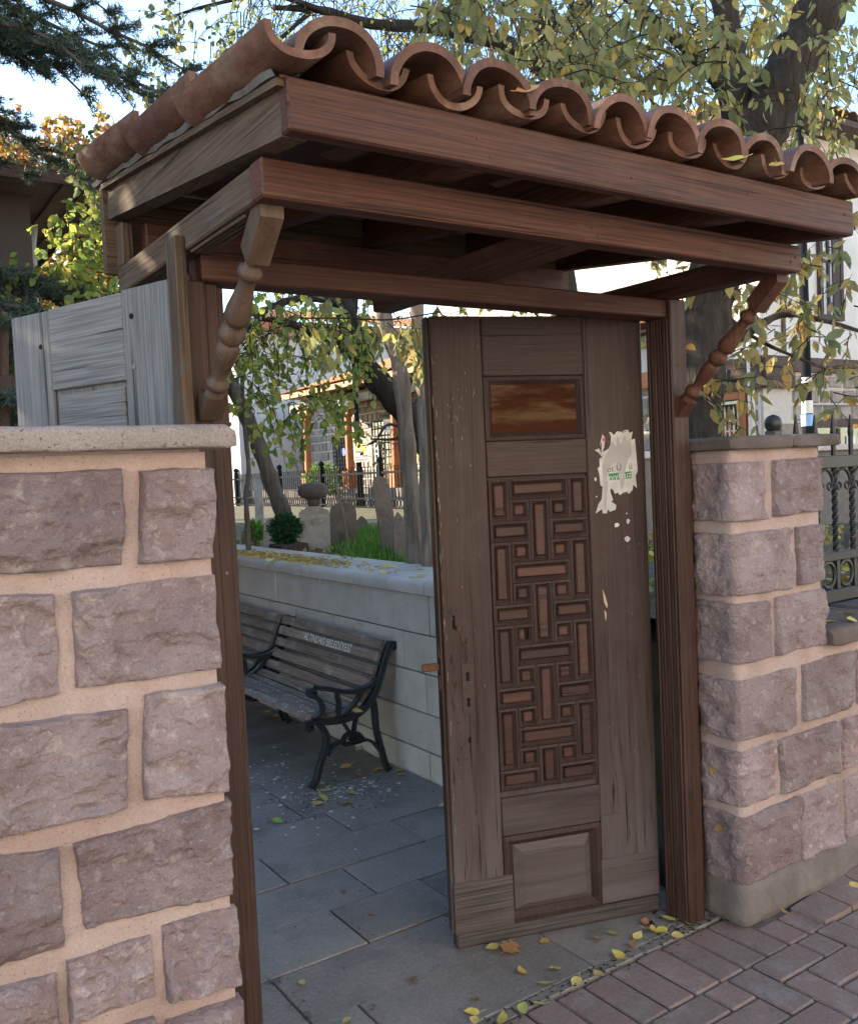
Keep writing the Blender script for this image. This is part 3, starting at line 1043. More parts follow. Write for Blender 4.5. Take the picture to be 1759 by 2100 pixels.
for (x, z) in ((0.03, 0.915), (0.033, 0.83), (0.028, 0.77)):
    MB().tube([(x - 0.006, -0.001, z + 0.018), (x, -0.004, z), (x - 0.004, -0.001, z - 0.02)], 0.0015, 5).build('nail', RUST, leaf, local=True)
p('lock_bolt', RUST, -0.066, -0.012, 0.878, 0.902, 0.014, 0.026, 0.002)
for z in (0.85, 0.95):
    p('edge_plate', RUST, -0.0145, -0.0122, z - 0.03, z + 0.012, 0.008, 0.03, 0.0005)
# torn paper notice
PAPER = pmat('torn_white_paper', [(0.36, 0.35, 0.355), (0.46, 0.455, 0.46), (0.60, 0.60, 0.605)], 14, rough=0.9, bump=0.2, bscale=30)
GREEN = flat('green_print', (0.02, 0.20, 0.09))
REDP = flat('red_print', (0.55, 0.06, 0.07))
GREYP = flat('dark_print', (0.05, 0.06, 0.06))
def c5(x, y):                                   # picture of the notice -> door plane
    return (0.529 + (x - 1105) * 0.000508, 1.600 - (y - 895) * 0.000505)
outl = [(1160, 1040), (1165, 960), (1150, 990), (1172, 915), (1190, 940), (1180, 1000), (1165, 1030), (1210, 1010), (1225, 985), (1232, 930), (1217, 902), (1235, 905), (1250, 925), (1275, 900), (1310, 905),
        (1330, 893), (1352, 893), (1360, 912), (1385, 905), (1372, 958), (1398, 950), (1405, 1060), (1410, 1160), (1395, 1190), (1400, 1270), (1375, 1245), (1370, 1280), (1340, 1305), (1330, 1290),
        (1300, 1295), (1280, 1310), (1262, 1290), (1245, 1300), (1230, 1270), (1215, 1262), (1212, 1285), (1230, 1340), (1215, 1345), (1250, 1372), (1245, 1400), (1205, 1412), (1190, 1395), (1185, 1420),
        (1155, 1420), (1150, 1390), (1105, 1418), (1125, 1360), (1150, 1330), (1160, 1250), (1145, 1240), (1140, 1170), (1130, 1130), (1145, 1120), (1145, 1070), (1165, 1060), (1140, 1030), (1115, 1015), (1145, 1005)]
mb = MB()
pts = [c5(*q) for q in outl]
mb.prism(pts, lambda a, b, d: (a, d, b), -0.0012, -0.0002)
def bar(x0, y0, x1, y1, mi, d=-0.0016):
    a, b = c5(x0, y1), c5(x1, y0)
    mb.cur = mi
    mb.prism([(a[0], a[1]), (b[0], a[1] + (0.004 if mi == 1 else 0)), (b[0], b[1]), (a[0], b[1] - (0.004 if mi == 1 else 0))], lambda u, v, d_: (u, d_, v), d, -0.0011)
bar(1205, 1160, 1365, 1212, 1)
bar(1310, 898, 1340, 912, 1)
bar(1172, 938, 1190, 960, 2)
bar(1228, 1062, 1236, 1105, 2)
def put(body, x, y, size, mi, d=-0.0019):
    vs, fs = text_mesh(body, size)
    c = c5(x, y)
    mb.cur = mi
    mb.add([(c[0] + v[0], d, c[1] + v[1] + v[0] * 0.12) for v in vs], fs)
mb.cur = 4
gl = [(1215, 1010), (1240, 960), (1262, 1000), (1275, 930), (1300, 985), (1325, 925), (1350, 975), (1362, 935), (1375, 1040), (1345, 1080), (1320, 1160), (1312, 1240), (1290, 1270), (1275, 1180), (1262, 1090), (1230, 1110), (1205, 1150), (1190, 1300), (1180, 1400), (1160, 1390), (1168, 1240), (1160, 1120), (1190, 1050)]
mb.prism([c5(*q) for q in gl], lambda a, b, d: (a, d, b), -0.0017, -0.0011)
put('ot Ü', 1245, 1138, 0.028, 3)
put('ü', 1360, 1128, 0.028, 3)
put('mıyo', 1245, 1190, 0.030, 0, -0.0023)
put('uz', 1338, 1180, 0.030, 0, -0.0023)
mb.build('torn_notice', [PAPER, GREEN, REDP, GREYP, flat('grey_glue_residue', (0.33, 0.315, 0.32))], leaf, local=True, label='torn white notice with green print', fixn=False)
for k, (x, y, s) in enumerate(((1250, 1500, 22), (1328, 1480, 20), (1318, 1595, 24), (1112, 1200, 14), (1115, 1310, 7), (1322, 1430, 6))):
    pr = [(x + s * rnd.uniform(.5, 1) * math.cos(a), y + s * rnd.uniform(.6, 1.1) * math.sin(a)) for a in np.linspace(0.3, 6, 6)]
    MB().prism([c5(*q) for q in pr], lambda a, b, d: (a, d, b), -0.0012, -0.0002).build('paper_scrap', PAPER, leaf, local=True)
BAREW = flat('bare_chipped_wood', (0.42, 0.33, 0.24))
for poly in ([(1133, 1905), (1150, 1950), (1165, 2010), (1158, 2030), (1140, 1990)], [(1140, 2040), (1155, 2060), (1150, 2110), (1143, 2090)]):
    MB().prism([c5(*q) for q in poly], lambda a, b, d: (a, d, b), -0.0009, -0.0002).build('chip_mark', BAREW, leaf, local=True)

# scuffs, chips and splits on the old paint
r = random.Random(21)
sc, dk = MB(), MB()
def sliver(mb, x, z, w, h, t_=0.0):
    mb.add([(x - w * r.uniform(.4, 1), -0.0007, z), (x + t_ * h * .3, -0.0007, z - h * .5), (x + w * r.uniform(.4, 1), -0.0007, z + h * r.uniform(-.2, .2)), (x + t_ * h * .2, -0.0007, z + h * .5)], [(0, 1, 2, 3)])
for _ in range(26):
    sliver(sc, r.gauss(0.085, 0.03), r.gauss(1.66, 0.10), r.uniform(.0008, .002), r.uniform(.004, .018), r.uniform(-1, 1))
for _ in range(40):
    sliver(sc, r.choice((r.uniform(.01, .155), r.uniform(.52, .70))), r.uniform(.1, 1.9), r.uniform(.0006, .0016), r.uniform(.003, .016), r.uniform(-.5, .5))
for _ in range(34):
    sliver(sc, r.uniform(.002, .012), r.uniform(.2, 1.9), r.uniform(.0008, .002), r.uniform(.01, .05))
for _ in range(46):
    sliver(dk, r.choice((r.uniform(.01, .155), r.uniform(.52, .70))), r.uniform(.06, .95), r.uniform(.0008, .0022), r.uniform(.02, .16), r.uniform(-.05, .05))
for _ in range(26):
    sliver(dk, r.gauss(.06, .025), r.uniform(.55, 1.1), r.uniform(.0015, .004), r.uniform(.006, .03))
for (x, z, w, h) in ((0.088, 0.30, .003, .20), (0.074, 0.62, .003, .09), (0.60, 0.36, .003, .26), (0.555, 0.42, .006, .09), (0.165, 0.30, .0025, .3), (0.62, 0.62, .002, .22), (0.165, 1.72, .0018, .3)):
    sliver(dk, x, z, w, h)
sc.build('paint_scuffs', flat('pale_scuffed_wood', (0.20, 0.165, 0.145)), leaf, local=True, fixn=False, kind='stuff')
dk.build('wood_splits', flat('dark_split', (0.012, 0.009, 0.008)), leaf, local=True, fixn=False, kind='stuff')

# second leaf, folded back behind the wall: bare grey boards
ang2 = math.atan2(2.683 - 2.02, 0.50 - 0.765)
leaf2 = MB().box(0.004, 0.706, 0.012, 0.036, 0.03, 1.955, 0.003).build('door_leaf', W['grey_z'], gate, local=True, label='weathered grey door leaf folded back behind the wall')
leaf2.location = [(c - g) * U for c, g in zip((0.765, 2.02, 0.004), ORG[gate.name])]
leaf2.rotation_euler = (0, 0, ang2)
def q2(name, mat, x0, x1, z0, z1, y0=0.037, y1=0.05, tilt=0.0):
    mb = B(x0, x1, y0, y1, z0, z1, 0.0025, 0.0008)
    return mb.build(name, W[mat], leaf2, local=True)
q2('stile', 'grey_z', 0.005, 0.245, 0.03, 1.967)
q2('stile', 'grey_z', 0.548, 0.714, 0.03, 1.960)
q2('rail', 'grey_x', 0.2465, 0.5465, 1.752, 1.962)
q2('panel', 'grey_x', 0.262, 0.532, 1.30, 1.738, 0.034, 0.043)
q2('rail', 'grey_x', 0.2465, 0.5465, 0.9, 1.285)
for (x, z) in ((0.585, 1.87), (0.585, 1.75), (0.21, 1.90), (0.21, 1.78)):
    MB().lathe([(0, .007), (0.002, .007)], (x, 0.0495, z), (x, 1, z), 10).build('peg', W['grey_z'] if z < 1.86 else BLACK, leaf2, local=True)

# damp stain soaking the slabs by the left jamb
DAMP = pmat('damp_dark_stain', [(0.05, 0.05, 0.05), (0.075, 0.074, 0.072)], 9, rough=0.4, bump=0.2, bscale=80, bdist=0.003)
dt = NT(DAMP.node_tree)
tg = dt.n('ShaderNodeTexCoord')
ln = dt.n('ShaderNodeVectorMath', operation='DISTANCE')
dt.l(tg.outputs['Generated'], ln.inputs[0])
ln.inputs[1].default_value = (0.5, 0.5, 0.0)
nz = dt.n('ShaderNodeMath', operation='MULTIPLY_ADD')
dt.l(dt.noise(dt.vec((1, 1, 1)), 16, 6, 0.65), nz.inputs[0])
nz.inputs[1].default_value = 0.9
dt.l(ln.outputs['Value'], nz.inputs[2])
tp = dt.n('ShaderNodeBsdfTransparent')
ms = dt.n('ShaderNodeMixShader')
dt.l(dt.step(nz.outputs[0], 0.70, 0.92), ms.inputs[0])
dt.l(DAMP.node_tree.nodes['Principled BSDF'].outputs[0], ms.inputs[1])
dt.l(tp.outputs[0], ms.inputs[2])
dt.l(ms.outputs[0], DAMP.node_tree.nodes['Material Output'].inputs['Surface'])
for cxs, cys, rs in ((1.03, 2.36, 0.15), (1.085, 2.27, 0.13), (0.99, 2.47, 0.10), (1.14, 2.17, 0.10)):
    pts = [(cxs + rs * (1 + .35 * math.sin(3 * a + cxs * 40) + rnd.uniform(-.2, .2)) * math.cos(a), cys + rs * .75 * (1 + rnd.uniform(-.2, .2)) * math.sin(a)) for a in np.linspace(0, 6.1, 26)]
    MB().add([(x, y, 0.0034 + 0.0003 * (cxs > 1.05) + 0.0005 * (cys < 2.2)) for x, y in pts], [tuple(range(26))]).build('damp_stain', DAMP, path, fixn=False)

# ================================================================ bench wall
bw = thing('retaining_wall', (2.36, 4.5, 0), 'pale ashlar retaining wall with grey coping behind the benches', 'wall')
MB().box(2.372, 2.62, 2.75, 8.5, -0.15, 0.912).build('wall_core', JOINT, bw)
bj = {0.713: (4.69, 4.135, 3.568), 0.522: (4.53, 3.812), 0.325: (4.9, 4.25, 3.62), 0.137: (4.55, 3.95), -0.05: (4.9, 4.3, 3.618)}
zt = 0.912
for z, js in bj.items():
    js = list(js)
    while js[0] < 7.7:
        js.insert(0, js[0] + rnd.uniform(0.52, 0.68))
    while js[-1] > 3.35:
        js.append(js[-1] - rnd.uniform(0.5, 0.62))
    ys = [8.5] + js + [2.75]
    for a, b in zip(ys[:-1], ys[1:]):
        dx = rnd.uniform(-0.0015, 0.0015)
        B(2.36 + dx, 2.42, b + 0.003, a - 0.003, z + 0.003, zt - 0.003, 0.004).build('block', BLOCK, bw)
    zt = z
ys = [2.75, 3.16, 3.56, 3.9, 4.25, 4.62, 5.0, 5.42, 5.9, 6.4, 6.95, 7.5, 8.0, 8.5]
for a, b in zip(ys[:-1], ys[1:]):
    prof = [(2.335, 0.915), (2.332, 0.94)] + [(2.332 + 0.03 * (1 - math.cos(t)), 0.95 + 0.028 * math.sin(t)) for t in np.linspace(0, math.pi / 2, 6)] + [(2.78, 0.978), (2.78, 0.915)]
    mb = MB().prism(prof, lambda u, v, d: (u, d, v), a + 0.002, b - 0.002)
    sharp(mb.build('coping_stone', CONC if False else BLOCK, bw), 30)

# ================================================================ benches
def ribbon(path, w, t, y, closed=False):
    """cast bar in the x-z plane, w wide in the plane and t deep along y"""
    P = [np.array(p, float) for p in path]
    n = len(P)
    mb = MB()
    vs = []
    for i in range(n):
        d = P[min(n - 1, i + 1)] - P[max(0, i - 1)]
        d /= np.linalg.norm(d) + 1e-9
        m = np.array((-d[1], d[0]))
        ww = w[i] if hasattr(w, '__len__') else w
        a, b = P[i] + m * ww / 2, P[i] - m * ww / 2
        ai, bi = P[i] + m * ww * .28, P[i] - m * ww * .28
        for q, yy in ((a, y - t / 2), (a, y + t / 2), (b, y + t / 2), (b, y - t / 2)):
            vs.append((q[0], yy, q[1]))
    fs = []
    for i in range(n - 1):
        for k in range(4):
            k2 = (k + 1) % 4
            fs.append((i * 4 + k, i * 4 + k2, (i + 1) * 4 + k2, (i + 1) * 4 + k))
    fs += [(3, 2, 1, 0), tuple((n - 1) * 4 + k for k in range(4))]
    mb.add(vs, fs)
    # raised rims on the outer face
    return mb
def rims(mb, path, w, t, y, r=0.0035):
    P = [np.array(p, float) for p in path]
    n = len(P)
    for sg in (-1, 1):
        pts = []
        for i in range(n):
            d = P[min(n - 1, i + 1)] - P[max(0, i - 1)]
            d /= np.linalg.norm(d) + 1e-9
            q = P[i] + np.array((-d[1], d[0])) * sg * (w / 2 - r * .6)
            pts.append((q[0], y - t / 2, q[1]))
        mb.tube(pts, r, 6)
def spiral(c, r0, turns, a0, sgn=1, n=26):
    return [(c[0] + r0 * (1 - 0.75 * k / n) * math.cos(a0 + sgn * turns * 2 * math.pi * k / n), c[1] + r0 * (1 - 0.75 * k / n) * math.sin(a0 + sgn * turns * 2 * math.pi * k / n)) for k in range(n + 1)]
MAIN = [(2.335, 0.648), (2.31, 0.603), (2.274, 0.518), (2.24, 0.433), (2.199, 0.375), (2.14, 0.330), (2.066, 0.310), (1.984, 0.312), (1.915, 0.325), (1.872, 0.337)]
def bench_end(y, root):
    T = 0.034
    def part(name, paths):
        mb = MB()
        for (pts, w, rim) in paths:
            sp = smooth_path(pts, 6) if len(pts) < 20 else pts
            r = ribbon(sp, w, T, y)
            mb.add(r.v, r.f)
            if rim:
                rims(mb, sp, w if not hasattr(w, '__len__') else w[0], T, y)
        return sharp(mb.build(name, IRON, root), 40)
    e = part('end_frame', [(MAIN, 0.03, True), (spiral((2.345, 0.628), 0.022, 1.4, 2.4, -1), 0.009, False), (spiral((1.861, 0.309), 0.028, 1.5, 1.4, 1), 0.011, False)])
    part('armrest', [([(2.239, 0.473), (2.19, 0.446), (2.12, 0.436), (2.06, 0.442), (1.967, 0.473), (1.9, 0.49)], 0.02, True),
                     (spiral((1.884, 0.466), 0.026, 1.5, 1.5, 1), 0.010, False),
                     ([(1.90, 0.447), (1.925, 0.415), (1.936, 0.385), (1.925, 0.362), (1.9, 0.348), (1.875, 0.340)], 0.017, False),
                     ([(2.014, 0.452), (2.022, 0.41), (2.024, 0.375), (2.012, 0.322)], 0.014, False), ([(2.15, 0.432), (2.125, 0.39), (2.08, 0.355), (2.012, 0.322)], 0.014, False)])
    part('leg', [([(1.905, 0.318), (1.932, 0.28), (1.945, 0.242), (1.937, 0.185), (1.906, 0.119), (1.884, 0.052), (1.855, 0.008)], [0.024] * 36 + [0.05], True)])
    part('leg', [([(2.215, 0.37), (2.222, 0.316), (2.225, 0.225), (2.246, 0.13), (2.267, 0.044), (2.285, 0.006)], [0.022] * 30 + [0.045], True)])
    fan = [([(1.943, 0.150), (1.977, 0.187), (2.02, 0.2), (2.035, 0.195)], 0.014, False), ([(2.14, 0.185), (2.171, 0.181), (2.204, 0.159), (2.247, 0.104)], 0.014, False),
           ([(2.088 + 0.056 * math.cos(a), 0.185 + 0.05 * math.sin(a)) for a in np.linspace(0, math.pi, 9)], 0.012, False), ([(2.034, 0.185), (2.06, 0.181), (2.115, 0.181), (2.142, 0.185)], 0.012, False)]
    for a in np.linspace(0.35, math.pi - 0.35, 6):
        fan.append(([(2.088, 0.18), (2.088 + 0.054 * math.cos(a), 0.185 + 0.048 * math.sin(a))], 0.004, False))
    fan += [([(2.03, 0.31), (2.08, 0.23)], 0.01, False), ([(2.12, 0.32), (2.095, 0.23)], 0.01, False)]
    part('arch_brace', fan)
# slats: centre x, z, tilt of the board's face (angle of its wide side), width
SL_ = [(1.862, 0.338, 0.1), (1.922, 0.334, 0.02), (1.985, 0.326, -0.02), (2.05, 0.322, 0.05), (2.118, 0.336, 0.5), (2.176, 0.385, 0.85), (2.216, 0.448, 1.05), (2.246, 0.512, 1.12), (2.273, 0.576, 1.17), (2.297, 0.636, 1.2)]
STRIP = {}
def make_bench(y0, y1, label, both=True):
    root = thing('park_bench', (2.08, (y0 + y1) / 2, 0), label, 'bench', 'cast iron benches along the retaining wall')
    bench_end(y0, root)
    bench_end(y1, root)
    for i, (cx, cz, a) in enumerate(SL_):
        w, t = 0.052, 0.017
        d = np.array((math.cos(a), math.sin(a)))
        m = np.array((-d[1], d[0]))
        mb = MB()
        c = np.array((cx, cz)) + m * 0.012
        prof = [c + d * (-w / 2) - m * t / 2, c + d * (w / 2) - m * t / 2, c + d * (w / 2 - .002) + m * t / 2, c + d * (-w / 2 + .002) + m * t / 2]
        mb.prism([tuple(q) for q in prof], lambda u, v, dd: (u, dd, v), y0 + 0.002, y1 - 0.002)
        s = mb.build('slat', W['slat_y'], root)
        STRIP[i] = (s, c + m * t / 2, d, m)
    return root
bench1 = make_bench(3.89, 5.06, 'slatted iron bench nearer the gate with white stencilled lettering', True)
s, c, d, m = STRIP[8]
vs, fs = text_mesh('ALTINDAG BELEDİYESİ', 0.058)
mb = MB()
mb.add([(c[0] + d[0] * v[1] + m[0] * 0.0008, 4.44 - v[0] * 0.92, c[1] + d[1] * v[1] + m[1] * 0.0008) for v in vs], fs)
mb.build('lettering', WHITE_PAINT, s, fixn=False)
bench2 = make_bench(5.13, 6.30, 'slatted iron bench farther along the wall, half hidden by the jamb', True)
# bird droppings on slats and floor, seed litter
mb = MB()
r = random.Random(3)
def fleck(x, y, z, s, nrm='z'):
    k = r.randint(4, 6)
    pts = [(s * r.uniform(.4, 1) * math.cos(2 * math.pi * i / k), s * r.uniform(.4, 1) * math.sin(2 * math.pi * i / k)) for i in range(k)]
    mb.add([(x + a, y + b, z) for a, b in pts], [tuple(range(k))])
for _ in range(260):
    x = r.gauss(1.78, 0.14)
    y = r.gauss(4.0, 0.35)
    if x < 2.3:
        fleck(x, y, 0.0045 + r.random() * 0.001, abs(r.gauss(0.0, 0.007)) + 0.002)
for _ in range(150):
    fleck(r.gauss(2.0, 0.10), r.gauss(3.76, 0.08), 0.0048, abs(r.gauss(0.0, 0.006)) + 0.002)
for _ in range(60):
    fleck(r.uniform(1.2, 2.2), r.uniform(2.6, 4.0), 0.0046, r.uniform(0.0015, 0.004))
for i in range(0, 4):
    cx, cz, a = SL_[i]
    for _ in range(26):
        fleck(cx + r.uniform(-.02, .02), r.uniform(3.95, 4.95), cz + 0.0225, r.uniform(0.002, 0.008))
tag(mb.build('bird_droppings', WHITE_PAINT, fixn=False), 'white bird droppings speckling the slabs and bench seat', 'droppings', kind='stuff')
mb = MB()
for _ in range(200):
    fleck(r.gauss(1.95, 0.22), r.gauss(3.72, 0.14), 0.0052, r.uniform(0.003, 0.010))
for _ in range(80):
    fleck(r.uniform(1.2, 2.3), r.uniform(2.2, 4.2), 0.0052, r.uniform(0.002, 0.006))
for _ in range(60):
    fleck(r.uniform(2.1, 2.35), r.uniform(1.9, 2.06), 0.006, r.uniform(0.004, 0.012))
for _ in range(320):
    fleck(r.uniform(1.2, 2.36), r.gauss(1.915, 0.02), 0.0058, r.uniform(0.0015, 0.007))
SEED = pmat('dark_seed_litter', [(0.02, 0.018, 0.016), (0.07, 0.05, 0.035)], 30, rough=0.9, bump=0)
tag(mb.build('seed_litter', SEED, fixn=False), 'dark seed and leaf crumbs scattered over the slabs', 'litter', kind='stuff')

# ================================================================ graveyard terrain
GRASS = pmat('short_grass_soil', [(0.05, 0.055, 0.028), (0.085, 0.082, 0.05), (0.11, 0.10, 0.07)], 5, rough=0.95, bump=0.6, bscale=40, bdist=0.02)
mb = MB()
nx, ny = 34, 60
xs = np.linspace(2.6, 9.4, nx)
ys = np.linspace(2.07, 26, ny)
gx, gy = np.meshgrid(xs, ys)
pz = 0.90 - 0.14 * np.clip((gx - 3.5) / 6, 0, 1) + 0.05 * fbm(np.c_[gx.ravel(), gy.ravel(), gx.ravel() * 0] * 0.8, 3, 5).reshape(gx.shape) * np.clip((gx - 2.7) / 0.5, 0, 1)
mb.add(np.c_[gx.ravel(), gy.ravel(), pz.ravel()], [(j * nx + i, j * nx + i + 1, (j + 1) * nx + i + 1, (j + 1) * nx + i) for j in range(ny - 1) for i in range(nx - 1)])
mb.box(2.62, 9.38, 2.075, 25.95, -0.15, 0.80)
gy_ = mb.build('graveyard_ground', GRASS, smooth=False)
gy_['kind'] = 'structure'
terr = MB()
terr.box(9.4, 40, 5, 60, -0.15, 0.72)
tr_ = terr.build('terrace_ground', GROUND)
tr_['kind'] = 'structure'


# ================================================================ leaves
def leaf_mat(name, trans=0.4, rough=0.6):
    m = bpy.data.materials.new(name)
    m.use_nodes = True
    nt = m.node_tree
    t = NT(nt)
    b = nt.nodes['Principled BSDF']
    a = t.n('ShaderNodeAttribute', attribute_name='tint')
    v = t.vec((1, 1, 1), jitter=False)
    c = t.mix(0.35, a.outputs['Color'], t.mix(1.0, a.outputs['Color'], t.ramp(t.noise(v, 60, 3), [(0.3, (0.55, 0.55, 0.5)), (0.7, (1.25, 1.2, 1.1))]), 'MULTIPLY'))
    t.l(c, b.inputs['Base Color'])
    b.inputs['Roughness'].default_value = rough
    b.inputs['Specular IOR Level'].default_value = 0.3
    tr = t.n('ShaderNodeBsdfTranslucent')
    t.l(c, tr.inputs['Color'])
    mx = t.n('ShaderNodeMixShader')
    mx.inputs[0].default_value = trans
    t.l(b.outputs[0], mx.inputs[1])
    t.l(tr.outputs[0], mx.inputs[2])
    t.l(mx.outputs[0], nt.nodes['Material Output'].inputs['Surface'])
    return m
LEAF = leaf_mat('tree_leaf', 0.5)
DRYLEAF = leaf_mat('fallen_leaf_skin', 0.15)
NEEDLE = leaf_mat('cedar_needle', 0.12)
BARK = pmat('grey_brown_bark', [(0.055, 0.045, 0.038), (0.12, 0.10, 0.085), (0.17, 0.145, 0.125)], 5, (3, 3, 0.6), rough=0.95, bump=1.0, bscale=9, bdist=0.03, bstretch=(4, 4, 0.7))
BARK_PALE = pmat('pale_peeling_bark', [(0.10, 0.078, 0.06), (0.22, 0.175, 0.138), (0.32, 0.27, 0.22)], 6, (5, 5, 0.6), rough=0.95, bump=1.0, bscale=9, bdist=0.02, bstretch=(6, 6, 0.6))
BARK_MID = pmat('furrowed_dark_bark', [(0.025, 0.02, 0.017), (0.06, 0.049, 0.042), (0.10, 0.085, 0.074)], 5, (3, 3, 0.6), rough=0.95, bump=1.0, bscale=8, bdist=0.05, bstretch=(5, 5, 0.8))
BARK_DARK = pmat('dark_bark', [(0.018, 0.015, 0.013), (0.045, 0.037, 0.031)], 6, (3, 3, 0.7), rough=0.95, bump=1.0, bscale=9, bdist=0.03, bstretch=(4, 4, 0.7))

rg = np.random.default_rng(11)
def leaves_mesh(P, D, S, tint, aspect=0.34, curl=0.25):
    """P base points, D direction along the blade, S length; returns MB and per-vertex tint"""
    P, D = np.asarray(P, float), np.asarray(D, float)
    n = len(P)
    D = D / (np.linalg.norm(D, axis=1, keepdims=True) + 1e-9)
    R = rg.normal(size=(n, 3))
    A = np.cross(D, R)
    A /= np.linalg.norm(A, axis=1, keepdims=True) + 1e-9
    N = np.cross(A, D)
    S = np.asarray(S, float)[:, None]
    w = aspect * S * rg.uniform(.8, 1.2, (n, 1))
    cu = curl * S * rg.uniform(-1, 1, (n, 1))
    f = 0.22 * w
    vs = np.stack([P, P + D * S * .3 + A * w * .85 + N * f, P + D * S * .3 - A * w * .85 + N * f,
                   P + D * S * .66 + A * w * .72 + N * (f + cu * .4), P + D * S * .66 - A * w * .72 + N * (f + cu * .4), P + D * S + N * cu,
                   P + D * S * .5 + N * cu * .15], 1)
    V = vs.reshape(-1, 3)
    k = np.arange(n) * 7
    F = np.concatenate([np.stack([k, k + 6, k + 1], 1), np.stack([k, k + 2, k + 6], 1), np.stack([k + 1, k + 6, k + 3], 1), np.stack([k + 2, k + 4, k + 6], 1),
                        np.stack([k + 3, k + 6, k + 5], 1), np.stack([k + 4, k + 5, k + 6], 1)])
    mb = MB()
    mb.v = V.tolist()
    mb.f = [tuple(x) for x in F.tolist()]
    mb.mi = [0] * len(mb.f)
    return mb, np.repeat(np.c_[tint, np.ones(n)], 7, axis=0)


def pick(cols, n, jit=0.18):
    c = np.array(cols)[rg.integers(0, len(cols), n)]
    return np.clip(c * rg.uniform(1 - jit, 1 + jit, (n, 1)) * rg.uniform(1 - jit * .4, 1 + jit * .4, (n, 3)), 0, 1)


GREY_G = [(0.256, 0.276, 0.122), (0.3, 0.318, 0.136), (0.226, 0.256, 0.122), (0.346, 0.324, 0.127), (0.284, 0.291, 0.147), (0.406, 0.318, 0.098)]
YEL_G = [(0.248, 0.31, 0.07), (0.326, 0.364, 0.078), (0.186, 0.264, 0.062), (0.403, 0.388, 0.093), (0.155, 0.232, 0.078)]
DULL_G = [(0.117, 0.156, 0.078), (0.156, 0.195, 0.091), (0.182, 0.208, 0.091), (0.221, 0.221, 0.078), (0.104, 0.143, 0.085)]
OCHRE = [(0.36, 0.282, 0.102), (0.408, 0.264, 0.084), (0.3, 0.276, 0.108), (0.24, 0.258, 0.12), (0.396, 0.324, 0.144), (0.192, 0.228, 0.12)]
ORANGE = [(0.34, 0.16, 0.045), (0.40, 0.24, 0.06), (0.24, 0.22, 0.06), (0.30, 0.12, 0.05), (0.40, 0.30, 0.08)]


class Tree:
    def __init__(s, name, base, label, bark, group=None):
        s.root = thing(name, base, label, 'tree', group)
        s.bark, s.mb, s.P, s.D, s.S, s.T, s.tw = bark, MB(), [], [], [], [], MB()
    def limb(s, pts, r0, r1, sides=9, n=5):
        P = smooth_path(pts, n)
        k = len(P)
        rr = [(r0 + (r1 - r0) * i / (k - 1)) * (1 + 0.10 * math.sin(i * 1.9) + rnd.uniform(-.05, .05)) for i in range(k)]
        s.mb.tube(P, rr, sides)
        return P
    def twig(s, p, d, L, droop, r=0.004, n=7, wander=0.25, leaves=6, size=0.05, cols=YEL_G, hang=0.6, sides=4, lstart=0.2):
        p = np.array(p, float)
        d = np.array(d, float)
        d /= np.linalg.norm(d) + 1e-9
        pts = [p]
        for i in range(n):
            d = d + rg.normal(size=3) * wander * 0.5 + np.array((0, 0, -droop / n))
            d /= np.linalg.norm(d)
            pts.append(pts[-1] + d * L / n)
        s.tw.tube(pts, [r * (1 - .75 * i / n) for i in range(n + 1)], sides, cap=False)
        for _ in range(leaves):
            t = rg.uniform(lstart, 1) * n
            i = min(int(t), n - 1)
            q = pts[i] + (pts[i + 1] - pts[i]) * (t - i)
            dd = (pts[i + 1] - pts[i]) / (L / n) * .5 + rg.normal(size=3) * .55 + np.array((0, 0, -hang))
            s.P.append(q)
            s.D.append(dd)
            s.S.append(size * rg.uniform(.5, 1.3))
            s.T.append(cols)
        return pts
    def spray(s, rect, dr, count, L=(0.2, 0.5), dirs=None, sub=3, **kw):
        """twigs hanging through a part of the crown; rect is where they start"""
        for _ in range(count):
            p = at(rg.uniform(rect[0], rect[2]), rg.uniform(rect[1], rect[3]), rg.uniform(*dr))
            d = rg.normal(size=3) * 0.7 + (np.array(dirs) if dirs is not None else 0)
            pts = s.twig(p, d, rg.uniform(*L), kw.get('droop', 0.8), **{k: v for k, v in kw.items() if k != 'droop'})
            for q in pts[2::max(1, len(pts) // max(1, sub))][:sub]:
                kk = dict(kw)
                kk['leaves'] = max(1, kw.get('leaves', 6) // 2)
                kk['r'] = kw.get('r', .004) * .6
                dp = kk.pop('droop', .8)
                s.twig(q, rg.normal(size=3) + (np.array(dirs) * .5 if dirs is not None else 0), rg.uniform(*L) * .5, dp, n=5, **{k: v for k, v in kk.items() if k != 'n'})
    def done(s, aspect=0.34, trunk_name='trunk'):
        if s.mb.v:
            s.mb.build(trunk_name, s.bark, s.root, smooth=True)
        if s.tw.v:
            s.tw.build('twigs', BARK_DARK if s.bark is not BARK_PALE else BARK, s.root, smooth=True, fixn=False, kind='stuff')
        if s.P:
            n = len(s.P)
            tint = np.zeros((n, 3))
            ids = {}
            for i, c in enumerate(s.T):
                ids.setdefault(id(c), (c, []))[1].append(i)
            for c, ii in ids.values():
                tint[ii] = pick(c, len(ii))
            mb, tt = leaves_mesh(s.P, s.D, s.S, tint, aspect)
            mb.build('crown', LEAF, s.root, tint=tt, fixn=False, smooth=True)
        return s.root


